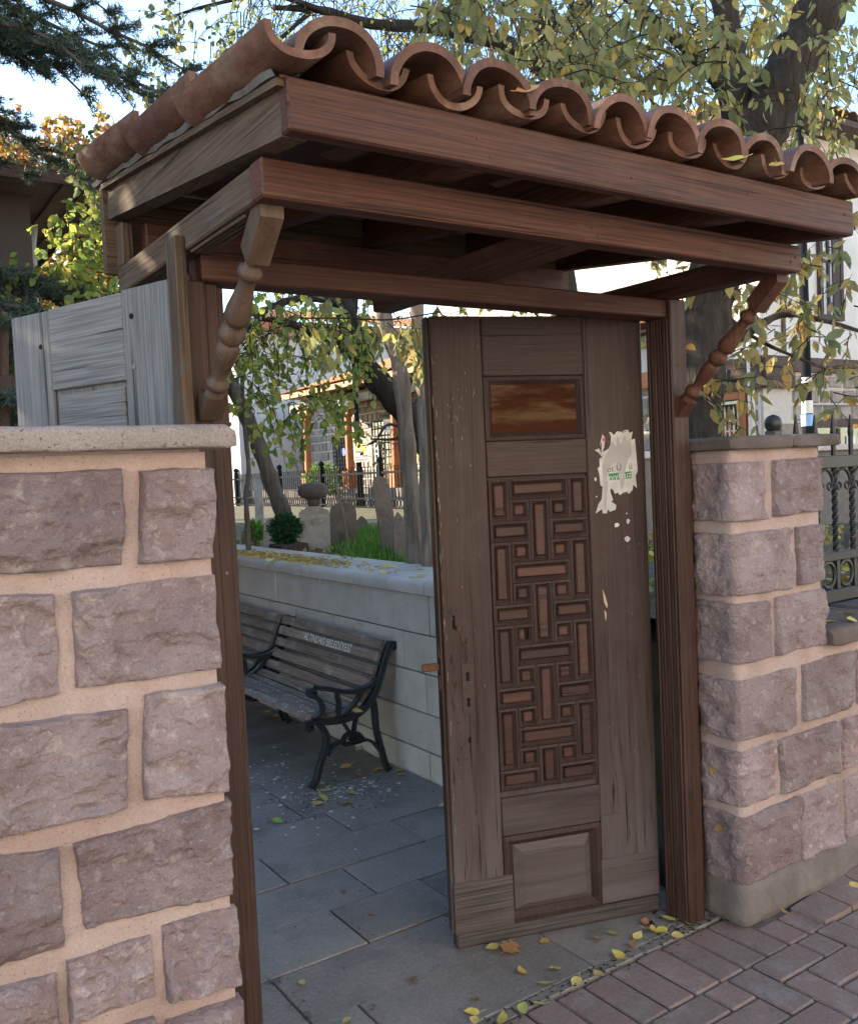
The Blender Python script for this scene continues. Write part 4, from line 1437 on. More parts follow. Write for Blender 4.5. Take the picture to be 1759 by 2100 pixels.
# ---- big forked tree behind the right jamb
b = at(1425, 1010, 4.5)
t = Tree('forked_tree', (b[0], b[1], 0.85), 'thick dark tree forking above the right end of the tiled roof', BARK_MID)
t.limb([(b[0], b[1], 0.8), at(1428, 880, 4.5), at(1440, 700, 4.5), at(1475, 520, 4.5), at(1525, 330, 4.5)], 0.135, 0.12, 12)
t.limb([at(1520, 350, 4.5), at(1508, 240, 4.5), at(1500, 120, 4.5), at(1480, -60, 4.5), at(1470, -300, 4.55)], 0.08, 0.056, 10)
t.limb([at(1525, 350, 4.5), at(1570, 240, 4.45), at(1630, 120, 4.4), at(1690, 0, 4.35), at(1740, -200, 4.3)], 0.13, 0.112, 12)
t.limb([at(1500, 200, 4.5), at(1420, 110, 4.4), at(1340, 40, 4.35), at(1270, -20, 4.3)], 0.04, 0.02, 8)
t.limb([at(1440, 720, 4.5), at(1520, 690, 4.5), at(1600, 645, 4.6), at(1680, 655, 4.5), at(1800, 690, 4.4)], 0.03, 0.008, 7)
t.limb([at(1440, 600, 4.5), at(1480, 640, 4.6), at(1560, 700, 4.8), at(1700, 760, 4.5)], 0.02, 0.006, 6)
t.spray((1440, -40, 1770, 260), (3.5, 4.1), 13, L=(0.25, 0.55), droop=0.9, leaves=9, size=0.066, cols=GREY_G, r=0.004, hang=0.9)
t.spray((1440, -40, 1770, 280), (4.8, 6.0), 60, L=(0.25, 0.55), droop=0.9, leaves=9, size=0.072, cols=GREY_G, r=0.004, hang=0.9)
t.spray((1080, -40, 1450, 240), (3.7, 5.2), 110, L=(0.25, 0.55), droop=0.9, leaves=9, size=0.072, cols=GREY_G, r=0.004, hang=0.9)
t.spray((760, -60, 1150, 60), (3.8, 5.0), 26, L=(0.2, 0.45), droop=0.9, leaves=9, size=0.075, cols=GREY_G, r=0.004, hang=0.9)
t.spray((1000, -160, 1800, -20), (3.6, 5.6), 30, L=(0.3, 0.6), droop=0.9, leaves=7, size=0.08, cols=GREY_G, r=0.004, hang=0.9)
t.spray((1400, 470, 1760, 700), (3.9, 5.0), 36, L=(0.15, 0.4), droop=0.7, leaves=9, size=0.075, cols=OCHRE, r=0.0035, hang=0.9, sub=2)
t.spray((1420, 760, 1770, 830), (3.6, 4.4), 13, L=(0.15, 0.35), dirs=(0.6, -0.2, 0.1), droop=0.6, leaves=9, size=0.062, cols=OCHRE, r=0.003, hang=0.9, sub=1)
t.spray((1395, 560, 1480, 860), (4.6, 5.3), 22, L=(0.2, 0.5), dirs=(-.1, -.2, .5), droop=0.2, leaves=3, size=0.06, cols=OCHRE, r=0.005, sub=2)
t.spray((600, 640, 870, 665), (3.9, 4.3), 11, L=(0.12, 0.28), dirs=(0.3, 0, -.6), droop=0.9, leaves=9, size=0.068, cols=GREY_G, r=0.003, hang=1.2, sub=1)
t.spray((790, 650, 890, 740), (4.0, 4.6), 12, L=(0.12, 0.25), droop=0.9, leaves=9, size=0.07, cols=GREY_G, r=0.003, hang=1.2, sub=1)
t.tw.tube(smooth_path([at(900, 640, 4.4), at(800, 655, 4.2), at(700, 652, 4.1), at(610, 652, 4.05)]), 0.004, 5)
t.done(0.24)

# ---- tree whose arching bough crosses above the tiles
b = at(1165, 1010, 8.2)
t = Tree('arching_tree', (b[0], b[1], 0.8), 'tree with a dark arching bough and hanging twigs above the tiles', BARK_DARK)
t.limb([(b[0], b[1], 0.7), at(1162, 760, 8.2), at(1150, 500, 8.2), at(1140, 250, 8.2), at(1125, 130, 8.2), at(1108, 0, 8.2), at(1095, -200, 8.2)], 0.14, 0.085, 10)
t.limb([at(1140, 165, 8.2), at(1060, 100, 8.0), at(980, 75, 7.8), at(880, 55, 7.6), at(760, 48, 7.4), at(660, 20, 7.2), at(560, 15, 7.0)], 0.085, 0.02, 9)
t.limb([at(1130, 130, 8.2), at(1050, 80, 8.2), at(960, 45, 8.2), at(850, 40, 8.0)], 0.03, 0.012, 7)
t.limb([at(1130, 170, 8.2), at(1060, 175, 8.0), at(1010, 180, 8.0)], 0.03, 0.015, 7)
t.limb([at(1110, 60, 8.2), at(1180, 30, 8.0), at(1230, -30, 7.8)], 0.04, 0.02, 7)
t.limb([at(640, 20, 7.2), at(560, 90, 6.9), at(480, 140, 6.7), at(400, 160, 6.5), at(330, 210, 6.4)], 0.02, 0.006, 6)
t.limb([at(700, 35, 7.3), at(560, -10, 6.9), at(430, 10, 6.7), at(330, 40, 6.6)], 0.025, 0.006, 6)
t.limb([at(560, 90, 6.9), at(470, 220, 6.7), at(380, 300, 6.5)], 0.012, 0.004, 5)
t.spray((480, -60, 1250, 90), (6.4, 9.5), 200, L=(0.3, 0.8), dirs=(0, 0, -0.5), droop=1.6, leaves=2, size=0.045, cols=YEL_G, r=0.0055, wander=0.4)
t.spray((620, 20, 1200, 120), (6.8, 9.0), 120, L=(0.3, 0.7), dirs=(0, 0, -0.3), droop=1.8, leaves=2, size=0.045, cols=OCHRE, r=0.005, wander=0.5)
t.spray((340, 0, 560, 330), (5.8, 7.0), 62, L=(0.2, 0.5), dirs=(-0.3, 0, -0.2), droop=0.9, leaves=6, size=0.05, cols=DULL_G, r=0.004)
t.spray((260, 20, 380, 330), (5.8, 6.6), 24, L=(0.15, 0.4), dirs=(-0.3, 0, 0), droop=0.9, leaves=6, size=0.048, cols=DULL_G, r=0.0035, sub=1)
t.spray((150, 300, 300, 380), (5.6, 6.4), 20, L=(0.15, 0.35), droop=0.6, leaves=8, size=0.06, cols=DULL_G, r=0.0035, sub=1)
t.spray((1200, 0, 1759, 330), (7.0, 10.0), 75, L=(0.4, 0.9), dirs=(0, 0, -0.4), droop=1.2, leaves=3, size=0.05, cols=YEL_G, r=0.006, wander=0.4)
t.spray((250, -250, 1750, -60), (6.5, 9.5), 50, L=(0.4, 0.8), dirs=(0, 0, -0.4), droop=1.2, leaves=5, size=0.06, cols=YEL_G, r=0.006, wander=0.4)
t.done(0.42)

# ---- leaning dark tree seen through the opening
b = at(915, 990, 6.6)
t = Tree('leaning_tree', (b[0], b[1], 0.85), 'dark tree leaning left across the opening under the lintel', BARK_DARK)
t.limb([(b[0] + .05, b[1], 0.75), at(895, 955, 6.6), at(850, 870, 6.6), at(800, 810, 6.6), at(745, 740, 6.6), at(715, 660, 6.6), at(690, 590, 6.6), at(650, 480, 6.6)], 0.11, 0.07, 10)
t.limb([at(745, 735, 6.6), at(680, 700, 6.3), at(600, 665, 6.1), at(520, 650, 6.0)], 0.05, 0.015, 8)
t.limb([at(700, 620, 6.6), at(620, 610, 6.3), at(540, 640, 6.0), at(490, 700, 5.8)], 0.04, 0.01, 8)
t.limb([at(860, 880, 6.6), at(810, 900, 6.4), at(760, 900, 6.2)], 0.02, 0.005, 6)
t.limb([at(870, 900, 6.6), at(800, 870, 6.2), at(770, 905, 6.0), at(740, 915, 5.9)], 0.014, 0.004, 6)
t.spray((480, 590, 760, 700), (5.3, 7.0), 115, L=(0.2, 0.55), dirs=(0, 0, -0.5), droop=1.2, leaves=4, size=0.052, cols=YEL_G, r=0.004, wander=0.45)
t.spray((480, 690, 660, 850), (5.2, 6.4), 34, L=(0.2, 0.5), dirs=(0, 0, -0.4), droop=1.2, leaves=5, size=0.056, cols=YEL_G, r=0.0035, wander=0.45)
t.spray((600, 780, 760, 860), (5.6, 6.6), 16, L=(0.15, 0.4), dirs=(-.2, 0, -0.3), droop=0.9, leaves=8, size=0.058, cols=YEL_G, r=0.003, sub=1)
t.spray((700, 640, 860, 900), (6.2, 7.2), 26, L=(0.2, 0.4), dirs=(0, 0, 0), droop=0.4, leaves=1, size=0.05, cols=YEL_G, r=0.004, wander=0.5)
t.spray((880, 600, 1300, 660), (5.4, 7.5), 12, L=(0.2, 0.5), dirs=(0, 0, -0.3), droop=0.9, leaves=7, size=0.06, cols=YEL_G, r=0.004)
t.spray((100, 420, 250, 600), (5.4, 6.4), 40, L=(0.15, 0.4), droop=0.7, leaves=9, size=0.06, cols=YEL_G, r=0.0035, sub=2)
t.done(0.42)

# ---- twin slim trunks behind the coping, pale leaning trunk, thin sapling
def slim(name, label, pts, r0, r1, bark=BARK_PALE, d=5.2, top=None):
    P = [at(x, y, d) for x, y in pts]
    t = Tree(name, (P[0][0], P[0][1], 0.85), label, bark, None)
    t.limb([(P[0][0], P[0][1], 0.8)] + P, r0, r1, 10)
    if top:
        t.spray(*top[0], **top[1])
    t.done(0.4)
slim('slim_tree', 'slim pale trunk, the left one of the pair beside the door edge', [(852, 1120), (838, 950), (820, 760), (790, 660), (775, 560), (760, 420)], 0.055, 0.038, d=5.2)
slim('slim_tree', 'slim pale trunk right beside the free edge of the door', [(880, 1120), (872, 900), (862, 713), (855, 640), (860, 500)], 0.048, 0.033, d=5.0)
slim('crooked_tree', 'bare grey trunk leaning left behind the left jamb', [(588, 1075), (560, 1000), (525, 900), (483, 806), (455, 740), (440, 600)], 0.072, 0.05, BARK, 7.2)
slim('sapling', 'thin crooked sapling close beside the left jamb', [(508, 1090), (505, 1020), (510, 960), (500, 860), (496, 760)], 0.022, 0.014, BARK, 6.6)
slim('vine_stem', 'thin dry forked stem hanging before the round headed gravestone', [(716, 1142), (705, 1060), (693, 1010), (688, 960)], 0.010, 0.006, BARK_PALE, 6.6)

# ---- orange autumn tree beyond the eaves on the left
b = at(190, 700, 15)
t = Tree('autumn_tree', (b[0], b[1], 0.0), 'sunlit orange autumn tree behind the tiled eaves on the left', BARK)
t.limb([(b[0], b[1], 0.0), at(190, 620, 15), at(180, 450, 15.2), at(160, 300, 15.5)], 0.2, 0.08, 8)
t.spray((70, 400, 300, 720), (14.2, 17), 260, L=(0.4, 1.0), droop=0.5, leaves=16, size=0.13, cols=ORANGE, r=0.01)
t.spray((-40, 290, 230, 440), (15, 18), 150, L=(0.4, 1.0), droop=0.5, leaves=14, size=0.13, cols=ORANGE, r=0.01)
t.spray((60, 560, 250, 800), (13, 16), 90, L=(0.4, 0.9), droop=0.5, leaves=14, size=0.11, cols=YEL_G, r=0.01)
t.done(0.45)
b = at(25, 800, 9)
t = Tree('green_tree', (b[0], b[1], 0.0), 'green and yellow leafy tree behind the timber shelter', BARK)
t.limb([(b[0], b[1], 0.0), at(50, 700, 9), at(45, 620, 9.2)], 0.06, 0.03, 7)
t.spray((-30, 640, 90, 870), (8, 9.6), 70, L=(0.2, 0.6), droop=0.5, leaves=16, size=0.075, cols=YEL_G, r=0.006)
t.done(0.45)

# ---- cedar at the left
cx, cy = -0.45, 6.5
ced = thing('cedar_tree', (cx, cy, 0), 'dark blue green cedar hanging in from the left edge', 'tree')
mb = MB()
mb.tube([(cx, cy, -0.1), (cx + .03, cy, 2), (cx, cy + .05, 5), (cx, cy, 9.2)], [0.24, 0.2, 0.13, 0.03], 10)
mb.build('trunk', BARK, ced, smooth=True)
lim = MB()
NP, ND, NS = [], [], []
def ced_branch(z, az, L, tilt=0.12, dens=1.0):
    d = np.array((math.cos(az), math.sin(az), 0))
    side = np.array((-d[1], d[0], 0))
    n = 12
    pts = [np.array((cx, cy, z)) + d * L * i / n + np.array((0, 0, tilt * L * math.sin(i / n * 1.9) - 0.22 * L * (i / n) ** 2.2)) + rg.normal(size=3) * 0.02 for i in range(n + 1)]
    lim.tube(pts, [0.035 * (1 - i / (n + 1)) + 0.004 for i in range(n + 1)], 5, cap=False)
    for i in range(2, n + 1):
        for sg in (-1, 1):
            for rep in range(3):
                l2 = (0.12 + 0.42 * (1 - i / (n + 1))) * L * 0.42 * rg.uniform(.6, 1.2)
                dd = side * sg * rg.uniform(.6, 1.1) + d * rg.uniform(.4, 1.1) + np.array((0, 0, rg.uniform(-.35, .12)))
                dd /= np.linalg.norm(dd)
                m = max(4, int(l2 / 0.03 * dens))
                p0 = pts[i]
                q = [p0 + dd * l2 * k / m + np.array((0, 0, -0.12 * l2 * (k / m) ** 2)) + rg.normal(size=3) * 0.008 for k in range(m + 1)]
                lim.tube([q[0], q[m // 2], q[m]], [0.006, 0.005, 0.002], 3, cap=False)
                cnt = (m + 1) * max(1, int(13 * dens))
                NP.append(np.array(q)[np.arange(cnt) % (m + 1)] + rg.normal(size=(cnt, 3)) * 0.008)
                ND.append(rg.normal(size=(cnt, 3)) * .8 + dd * .5 + np.array((0, 0, .25)))
                NS.append(rg.uniform(.035, .062, cnt))
# branches that reach into the picture
for k in range(52):
    z = rg.uniform(1.9, 2.9) if k % 4 == 0 else rg.uniform(3.9, 6.6)
    L = 2.55 * rg.uniform(.72, 1.06)
    ced_branch(z, RAD(rg.uniform(-62, 30)), L)
for k in range(7):
    ced_branch(rg.uniform(2.6, 4.3), RAD(rg.uniform(-62, 20)), rg.uniform(1.3, 1.95))
# the rest of the crown, coarser
vis = sum(len(x) for x in NS)
for k in range(80):
    z = 2.2 + 6.2 * k / 80 + rg.uniform(-.1, .1)
    L = (2.1 * (1 - (z / 9.6) ** 1.6) + 0.2) * rg.uniform(.8, 1.1)
    ced_branch(z, RAD(rg.uniform(62, 285)) if z < 5.4 else rg.uniform(0, 6.28), L, dens=0.34)
NS = np.concatenate(NS)
NS[vis:] *= 2.4
# unseen cedars added on the left to shade the gate and courtyard
def shade_cedar(x0, y0, Hh, R):
    root = thing('cedar_tree', (x0, y0, 0), 'cedar %s, added out of view on the left for shade' % ('with a broad crown' if R > 2 else 'with a slim crown'), 'tree')
    MB().tube([(x0, y0, -0.1), (x0, y0, Hh * .5), (x0, y0, Hh)], [0.2, 0.13, 0.03], 8).build('trunk', BARK, root, smooth=True)
    m = 7000
    zz = rg.uniform(0.12, 1.0, m)
    aa = rg.uniform(0, 6.283, m)
    rr = R * (1.02 - zz) ** .7 * rg.uniform(.25, 1.0, m) ** .5
    Pn = np.c_[x0 + rr * np.cos(aa), y0 + rr * np.sin(aa), zz * Hh + rg.normal(size=m) * .05]
    Dn = np.c_[np.cos(aa), np.sin(aa), rg.uniform(-.5, .1, m)] + rg.normal(size=(m, 3)) * .4
    q, qt = leaves_mesh(Pn, Dn, rg.uniform(.16, .34, m), pick([(0.05, 0.085, 0.07), (0.06, 0.10, 0.065)], m), 0.16)
    q.build('crown', NEEDLE, root, tint=qt, fixn=False)
shade_cedar(-3.0, 6.6, 8.6, 2.1)
shade_cedar(-2.2, 4.6, 7.0, 1.3)
lim.build('branches', BARK, ced, smooth=True, fixn=False, kind='stuff')
NP, ND = np.concatenate(NP), np.concatenate(ND)
n = len(NP)
ND /= np.linalg.norm(ND, axis=1, keepdims=True)
A = np.cross(ND, rg.normal(size=(n, 3)))
A /= np.linalg.norm(A, axis=1, keepdims=True) + 1e-9
wid = np.where(np.arange(n) < vis, 0.0034, 0.022)[:, None]
V = np.stack([NP - A * wid, NP + A * wid, NP + ND * NS[:, None]], 1).reshape(-1, 3)
mb = MB()
mb.v = V.tolist()
k = np.arange(n) * 3
mb.f = [tuple(x) for x in np.stack([k, k + 1, k + 2], 1).tolist()]
mb.mi = [0] * n
tt = np.repeat(np.c_[pick([(0.05, 0.085, 0.07), (0.065, 0.10, 0.075), (0.04, 0.07, 0.065), (0.06, 0.10, 0.06)], n), np.ones(n)], 3, axis=0)
mb.build('crown', NEEDLE, ced, tint=tt, fixn=False)

# ================================================================ left house with deep eaves
def rect_y(mb, x0, x1, z0, z1, y, t):
    return mb.box(x0, x1, y, y + t, z0, z1)
DARKW = flat('dark_brown_wall', (0.075, 0.058, 0.048))
SOFF = wood('soffit_boards', 0, (0.10, 0.062, 0.044), (0.19, 0.12, 0.085), (0.1, 0.08, 0.07), 0.2, 0.7)
ZINC = flat('grey_painted_pipe', (0.28, 0.29, 0.29), 0.5)
HX, HY = 1.90, 9.75
EZ = 4.42
lh = thing('house', (-3.5, 12.5, 0), 'dark walled house with deep boarded eaves and grey downpipe at the left', 'building')
MB().box(-9.5, HX, HY, 17, -0.15, EZ).build('wall', DARKW, lh)
MB().box(-9.5, HX + 0.012, HY - 0.012, HY + 0.05, EZ - 1.05, EZ - 1.0).build('wall_band', W['dark_z'], lh)
# eave boards
ex = HX + 0.62
k = 0
yy = HY - 0.6
while yy < 16.9:
    B(HX + 0.01, ex, yy, yy + 0.098, EZ + 0.0, EZ + 0.02, 0.002).build('soffit_board', SOFF, lh)
    yy += 0.104
for xx in (HX + 0.2, HX + 0.42):
    B(xx, xx + 0.02, HY - 0.6, 17, EZ - 0.022, EZ - 0.001, 0.002).build('soffit_batten', SOFF, lh)
yy = HY - 0.6
while yy < HY - 0.02:
    B(-9.5, HX + 0.009, yy, yy + 0.098, EZ, EZ + 0.02, 0.002).build('soffit_board', SOFF, lh)
    yy += 0.104
B(ex + .001, ex + 0.03, HY - 0.63, 17, EZ - 0.03, EZ + 0.09, 0.003).build('eave_fascia', W['brown_y'], lh)
B(-9.5, ex + 0.03, HY - 0.65, HY - 0.631, EZ - 0.03, EZ + 0.09, 0.003).build('eave_fascia', W['brown_x'], lh)
mb = MB()
mb.add([(-9.5, HY - .66, EZ + .09), (ex + .05, HY - .66, EZ + .09), (ex + .05, 17, EZ + .09), (-9.5, 17, EZ + .09), (-8, 13.2, EZ + 1.05), (-1.6, 13.2, EZ + 1.05)],
       [(0, 1, 5, 4), (1, 2, 5), (2, 3, 4, 5), (3, 0, 4), (0, 3, 2, 1)])
mb.build('roof', TILE, lh)
MB().tube([at(66, 420, 10.0), at(66, 470, 9.95), at(63, 500, 9.95), at(66, 560, 9.95), at(70, 700, 9.95), at(74, 1000, 9.95)], 0.058, 10).build('downpipe', ZINC, lh, smooth=True)

# ---- timber shelter at the left edge
ts = thing('timber_shelter', tuple(np.r_[at(20, 900, 4.8)[:2], 0]), 'dark timber shelter frame with diagonal brace at the left edge', 'shelter')
a, b = at(-40, 785, 4.8), at(68, 783, 4.8)
zz = (a[2] + b[2]) / 2
P0 = at(8, 785, 4.8)
MB().box(a[0] - .3, b[0] + .1, a[1] - .05, a[1] + .0, zz - 0.04, zz + 0.04, 0.004).build('beam', W['dark_z'], ts)
MB().tube([at(6, 640, 4.85), at(6, 850, 4.85), (P0[0], P0[1] + .05, 0)], 0.03, 4).build('post', W['old_z'], ts)
MB().tube([at(66, 795, 4.83), at(-10, 858, 4.83)], 0.024, 4).build('brace', W['old_x'], ts)
MB().tube([at(14, 795, 4.9), at(14, 900, 4.9)], 0.02, 4).build('post', W['dark_z'], ts)

# ================================================================ porch house seen through the gate
PLASTER = pmat('white_plaster', [(0.52, 0.50, 0.46), (0.62, 0.60, 0.56)], 2, rough=0.9, bump=0.2, bscale=40, spots=(((0.5, 0.47, 0.43), 3, 0.6, 0.8, 0.4),))
RUBBLE = pmat('grey_rubble_stone', [(0.19, 0.165, 0.145), (0.27, 0.235, 0.205), (0.33, 0.29, 0.25)], 5, rough=0.9, bump=0.6, bscale=20, bdist=0.02, var=0.25)
POINT = flat('pale_pointing', (0.46, 0.43, 0.38), 0.9)
GLASS = pmat('dark_window_glass', [(0.02, 0.024, 0.028), (0.05, 0.055, 0.06)], 2, rough=0.08, bump=0.02, spec=0.8)
def masonry(parent, axis, c, a0, a1, z0, z1, holes, sgn, size=(0.34, 0.24), depth=0.03, mat=None, name='stone'):
    """irregular squared rubble on a plane; axis 'x': plane x=c running along y, 'y': plane y=c running along x"""
    z = z0
    r = random.Random(int(abs(c) * 100))
    while z < z1 - 0.03:
        h = min(size[1] * r.uniform(.7, 1.25), z1 - z)
        a = a0 + r.uniform(-.1, .0)
        while a < a1:
            w = size[0] * r.uniform(.6, 1.35)
            e0, e1 = max(a, a0), min(a + w, a1)
            a += w
            if e1 - e0 < 0.06:
                continue
            if any(e0 < hb and e1 > ha and z < hz1 and z + h > hz0 for (ha, hb, hz0, hz1) in holes):
                # trim against the opening
                for (ha, hb, hz0, hz1) in holes:
                    if z < hz1 and z + h > hz0:
                        if e0 < ha < e1:
                            e1 = ha
                        elif e0 < hb < e1:
                            e0 = hb
                        elif ha <= e0 and e1 <= hb:
                            e1 = e0
                if e1 - e0 < 0.05:
                    continue
            g = 0.014
            q = [(e0 + g + r.uniform(0, .015), z + g + r.uniform(0, .012)), (e1 - g - r.uniform(0, .015), z + g + r.uniform(0, .012)),
                 (e1 - g - r.uniform(0, .015), z + h - g - r.uniform(0, .012)), (e0 + g + r.uniform(0, .015), z + h - g - r.uniform(0, .012))]
            qi = [(0.88 * x + 0.12 * (e0 + e1) / 2, 0.88 * zz_ + 0.12 * (z + h / 2)) for x, zz_ in q]
            dd = depth * r.uniform(.6, 1.2)
            f = (lambda u, v, d: (c + sgn * d, u, v)) if axis == 'x' else (lambda u, v, d: (u, c + sgn * d, v))
            mb = MB()
            mb.add([f(u, v, 0) for u, v in q] + [f(u, v, dd) for u, v in qi], [(4, 5, 6, 7)] + [(k, (k + 1) % 4, 4 + (k + 1) % 4, 4 + k) for k in range(4)])
            mb.build(name, mat or RUBBLE, parent)
        z += h
def tiled_slope(p0, p1, p2, p3, name, parent, wave=0.14, amp=0.03, mat=None):
    """roof plane eave p0-p1, ridge p3-p2, corrugated across the slope and stepped down it"""
    p0, p1, p2, p3 = [np.array(q, float) for q in (p0, p1, p2, p3)]
    L = np.linalg.norm(p1 - p0)
    nu = max(8, int(L / wave * 4))
    nv = 14
    N = np.cross(p1 - p0, p3 - p0)
    N /= np.linalg.norm(N)
    if N[2] < 0:
        N = -N
    vs = []
    for j in range(nv):
        tt_ = (j // 2 + (j % 2) * 0.98) / (nv // 2)
        for i in range(nu + 1):
            u = i / nu
            P = (p0 * (1 - u) + p1 * u) * (1 - tt_) + (p3 * (1 - u) + p2 * u) * tt_
            vs.append(P + N * (amp * abs(math.sin(math.pi * u * L / wave)) + (0.03 if j % 2 == 0 else 0.0)))
    mb = MB()
    mb.add(vs, [(j * (nu + 1) + i, j * (nu + 1) + i + 1, (j + 1) * (nu + 1) + i + 1, (j + 1) * (nu + 1) + i) for j in range(nv - 1) for i in range(nu)])
    o = mb.build(name, mat or TILE_FAR, parent, fixn=False)
    return o
XB, XW = 10.5, 12.0
def c4(x, y):
    return 459.5 + 0.3126 * x, 525.1 + 0.3126 * y
PH = thing('porch_house', (12, 18, 0.7), 'stone house with orange porch columns and tiled roof behind the graveyard', 'building')
fz = 1.18
yA, yB = on_x(*c4(1430, 1500), XB)[1], on_x(*c4(236, 1200), XW)[1]
MB().box(XB - 0.3, XW + 4, 9.5, yB + .0, 0.72, fz).build('porch_floor', CONC, PH)
MB().box(XW + 0.02, XW + 4, 9.5, yB, fz, 3.75).build('wall', POINT, PH)
def wrect(x0, y0, x1, y1, X=XW):
    a, b = on_x(*c4(x0, y0), X), on_x(*c4(x1, y1), X)
    return min(a[1], b[1]), max(a[1], b[1]), min(a[2], b[2]), max(a[2], b[2])
hd = wrect(340, 1195, 545, 1560)
hw = wrect(722, 1200, 812, 1600)
hs = wrect(975, 1090, 1108, 1620)
hd = (hd[0], hd[1], fz, hd[3])
hs = (hs[0], hs[1], fz, hs[3])
masonry(PH, 'x', XW + 0.02, 9.6, yB, fz, 3.75, [hd, hw, hs], -1)
# door
fr = MB()
fr.box(XW - 0.04, XW + 0.06, hd[0], hd[0] + 0.1, fz, hd[3])
fr.box(XW - 0.04, XW + 0.06, hd[1] - 0.1, hd[1], fz, hd[3])
fr.box(XW - 0.042, XW + 0.06, hd[0] + .1, hd[1] - .1, hd[3] - 0.12, hd[3])
dr_ = fr.build('door', W['orange_z'], PH)
MB().box(XW + 0.0, XW + 0.03, hd[0] + 0.1, hd[1] - 0.1, fz, hd[3] - 0.12).build('door_panel', W['brown_z'], dr_)
MB().box(XW - 0.02, XW - 0.001, (hd[0] + hd[1]) / 2 + 0.08, hd[1] - 0.2, fz + 0.35, hd[3] - 0.3).build('pane', flat('warm_curtained_glass', (0.55, 0.42, 0.24), 0.3), dr_)
gr = MB()
ya, yb_ = (hd[0] + hd[1]) / 2 + 0.08, hd[1] - 0.2
for k in range(6):
    gr.tube([(XW - 0.035, ya + (yb_ - ya) * k / 5, fz + .35), (XW - 0.035, ya + (yb_ - ya) * k / 5, hd[3] - .3)], 0.012, 4)
for zz in (fz + 0.7, fz + 1.1):
    gr.tube([(XW - 0.035, ya, zz), (XW - 0.035, yb_, zz)], 0.012, 4)
gr.build('door_grille', IRON, dr_)
# barred window and barred doorway
def grille(h, nv, nh, name, mat=IRON, X=XW - 0.05, r=0.016):
    g = MB()
    for k in range(nv + 1):
        y = h[0] + (h[1] - h[0]) * k / nv
        g.tube([(X, y, h[2]), (X, y, h[3])], r, 4)
    for k in range(nh + 1):
        z = h[2] + (h[3] - h[2]) * k / nh
        g.tube([(X - .005, h[0], z), (X - .005, h[1], z)], r, 4)
    return g.build(name, mat, PH)
w_ = MB().box(XW + 0.0, XW + 0.03, hw[0], hw[1], hw[2], hw[3]).build('window', GLASS, PH)
grille(hw, 4, 14, 'window_grille')
MB().box(XW + 0.0, XW + 0.03, hs[0], hs[1], hs[2], hs[3]).build('window', GLASS, PH)
MB().box(XW - 0.03, XW - .001, hs[1] - 0.28, hs[1] - 0.02, hs[2], hs[3] - 0.5).build('shutter', W['brown_z'], PH)
grille(hs, 5, 9, 'window_grille')
lad = wrect(1008, 1230, 1042, 1500)
grille(lad, 1, 8, 'white_ladder_grille', flat('white_metal', (0.75, 0.75, 0.73)), XW - 0.09, 0.02)
# signs
sg = wrect(1050, 1072, 1112, 1152, XW - 0.3)
MB().box(XW - 0.33, XW - 0.3, sg[0], sg[1], sg[2], sg[3]).build('sign_board', flat('white_sign', (0.72, 0.72, 0.7)), PH)
vs_, fs_ = text_mesh('SÜREL', 0.2)
mb = MB()
mb.add([(XW - 0.333, (sg[0] + sg[1]) / 2 - v[0] * 0.75, (sg[2] + sg[3]) / 2 + v[1]) for v in vs_], fs_)
mb.build('sign_lettering', GREYP, PH, fixn=False)
bl = wrect(775, 1270, 800, 1300, XW - 0.08)
MB().lathe([(0, .11), (0.02, .11)], (XW - 0.08, (bl[0] + bl[1]) / 2, (bl[2] + bl[3]) / 2), (0, (bl[0] + bl[1]) / 2, (bl[2] + bl[3]) / 2), 12).build('round_plaque', flat('blue_enamel', (0.08, 0.13, 0.42)), PH)
# columns
colx = [631, 717, 812, 905]
ctop = 3.22
ybs = []
for cxp in colx:
    y = on_x(cxp, 930, XB)[1]
    ybs.append(y)
    mb = MB()
    mb.lathe([(0, .13), (0.25, .13), (0.26, .10), (1.7, .085), (1.72, .11), (1.80, .11)], (XB, y, fz), (XB, y, 9), 12)
    mb.box(XB - 0.15, XB + 0.15, y - 0.15, y + 0.15, fz, fz + 0.42, 0.01)
    mb.box(XB - 0.12, XB + 0.12, y - 0.3, y + 0.3, ctop - 0.16, ctop, 0.03)
    mb.box(XB - 0.1, XB + 0.1, y - 0.17, y + 0.17, ctop - 0.3, ctop - 0.16, 0.03)
    mb.build('column', W['orange_z'], PH, smooth=False)
MB().box(XB - 0.12, XB + 0.12, 9.5, max(ybs) + 0.7, ctop, ctop + 0.16).build('porch_beam', flat('grey_painted_beam', (0.26, 0.24, 0.21)), PH)
MB().box(XB - 0.1, XW + 0.02, 9.5, max(ybs) + 0.6, ctop + 0.17, ctop + 0.22).build('porch_ceiling', W['brown_y'], PH)
EX = 9.85
ea = on_x(*c4(372, 905), EX)
eb = on_x(*c4(975, 795), EX)
ez_ = (ea[2] + eb[2]) / 2
MB().box(EX - 0.02, EX + 0.03, 9.0, ea[1], ez_ - 0.12, ez_).build('eave_board', W['orange_y'], PH)
MB().box(EX + 0.031, XW, 9.0, ea[1] - .02, ez_ - 0.10, ez_ - 0.05).build('eave_soffit', W['brown_y'], PH)
rt = ez_ + 1.25
ro = tiled_slope((EX - 0.03, ea[1], ez_), (EX - 0.03, 9.0, ez_), (13.6, 9.0, rt), (13.6, ea[1] - 2.6, rt), 'roof', PH)
tiled_slope((17, ea[1], ez_), (EX - 0.03, ea[1], ez_), (13.6, ea[1] - 2.6, rt), (13.65, ea[1] - 2.6, rt), 'roof_hip', PH)
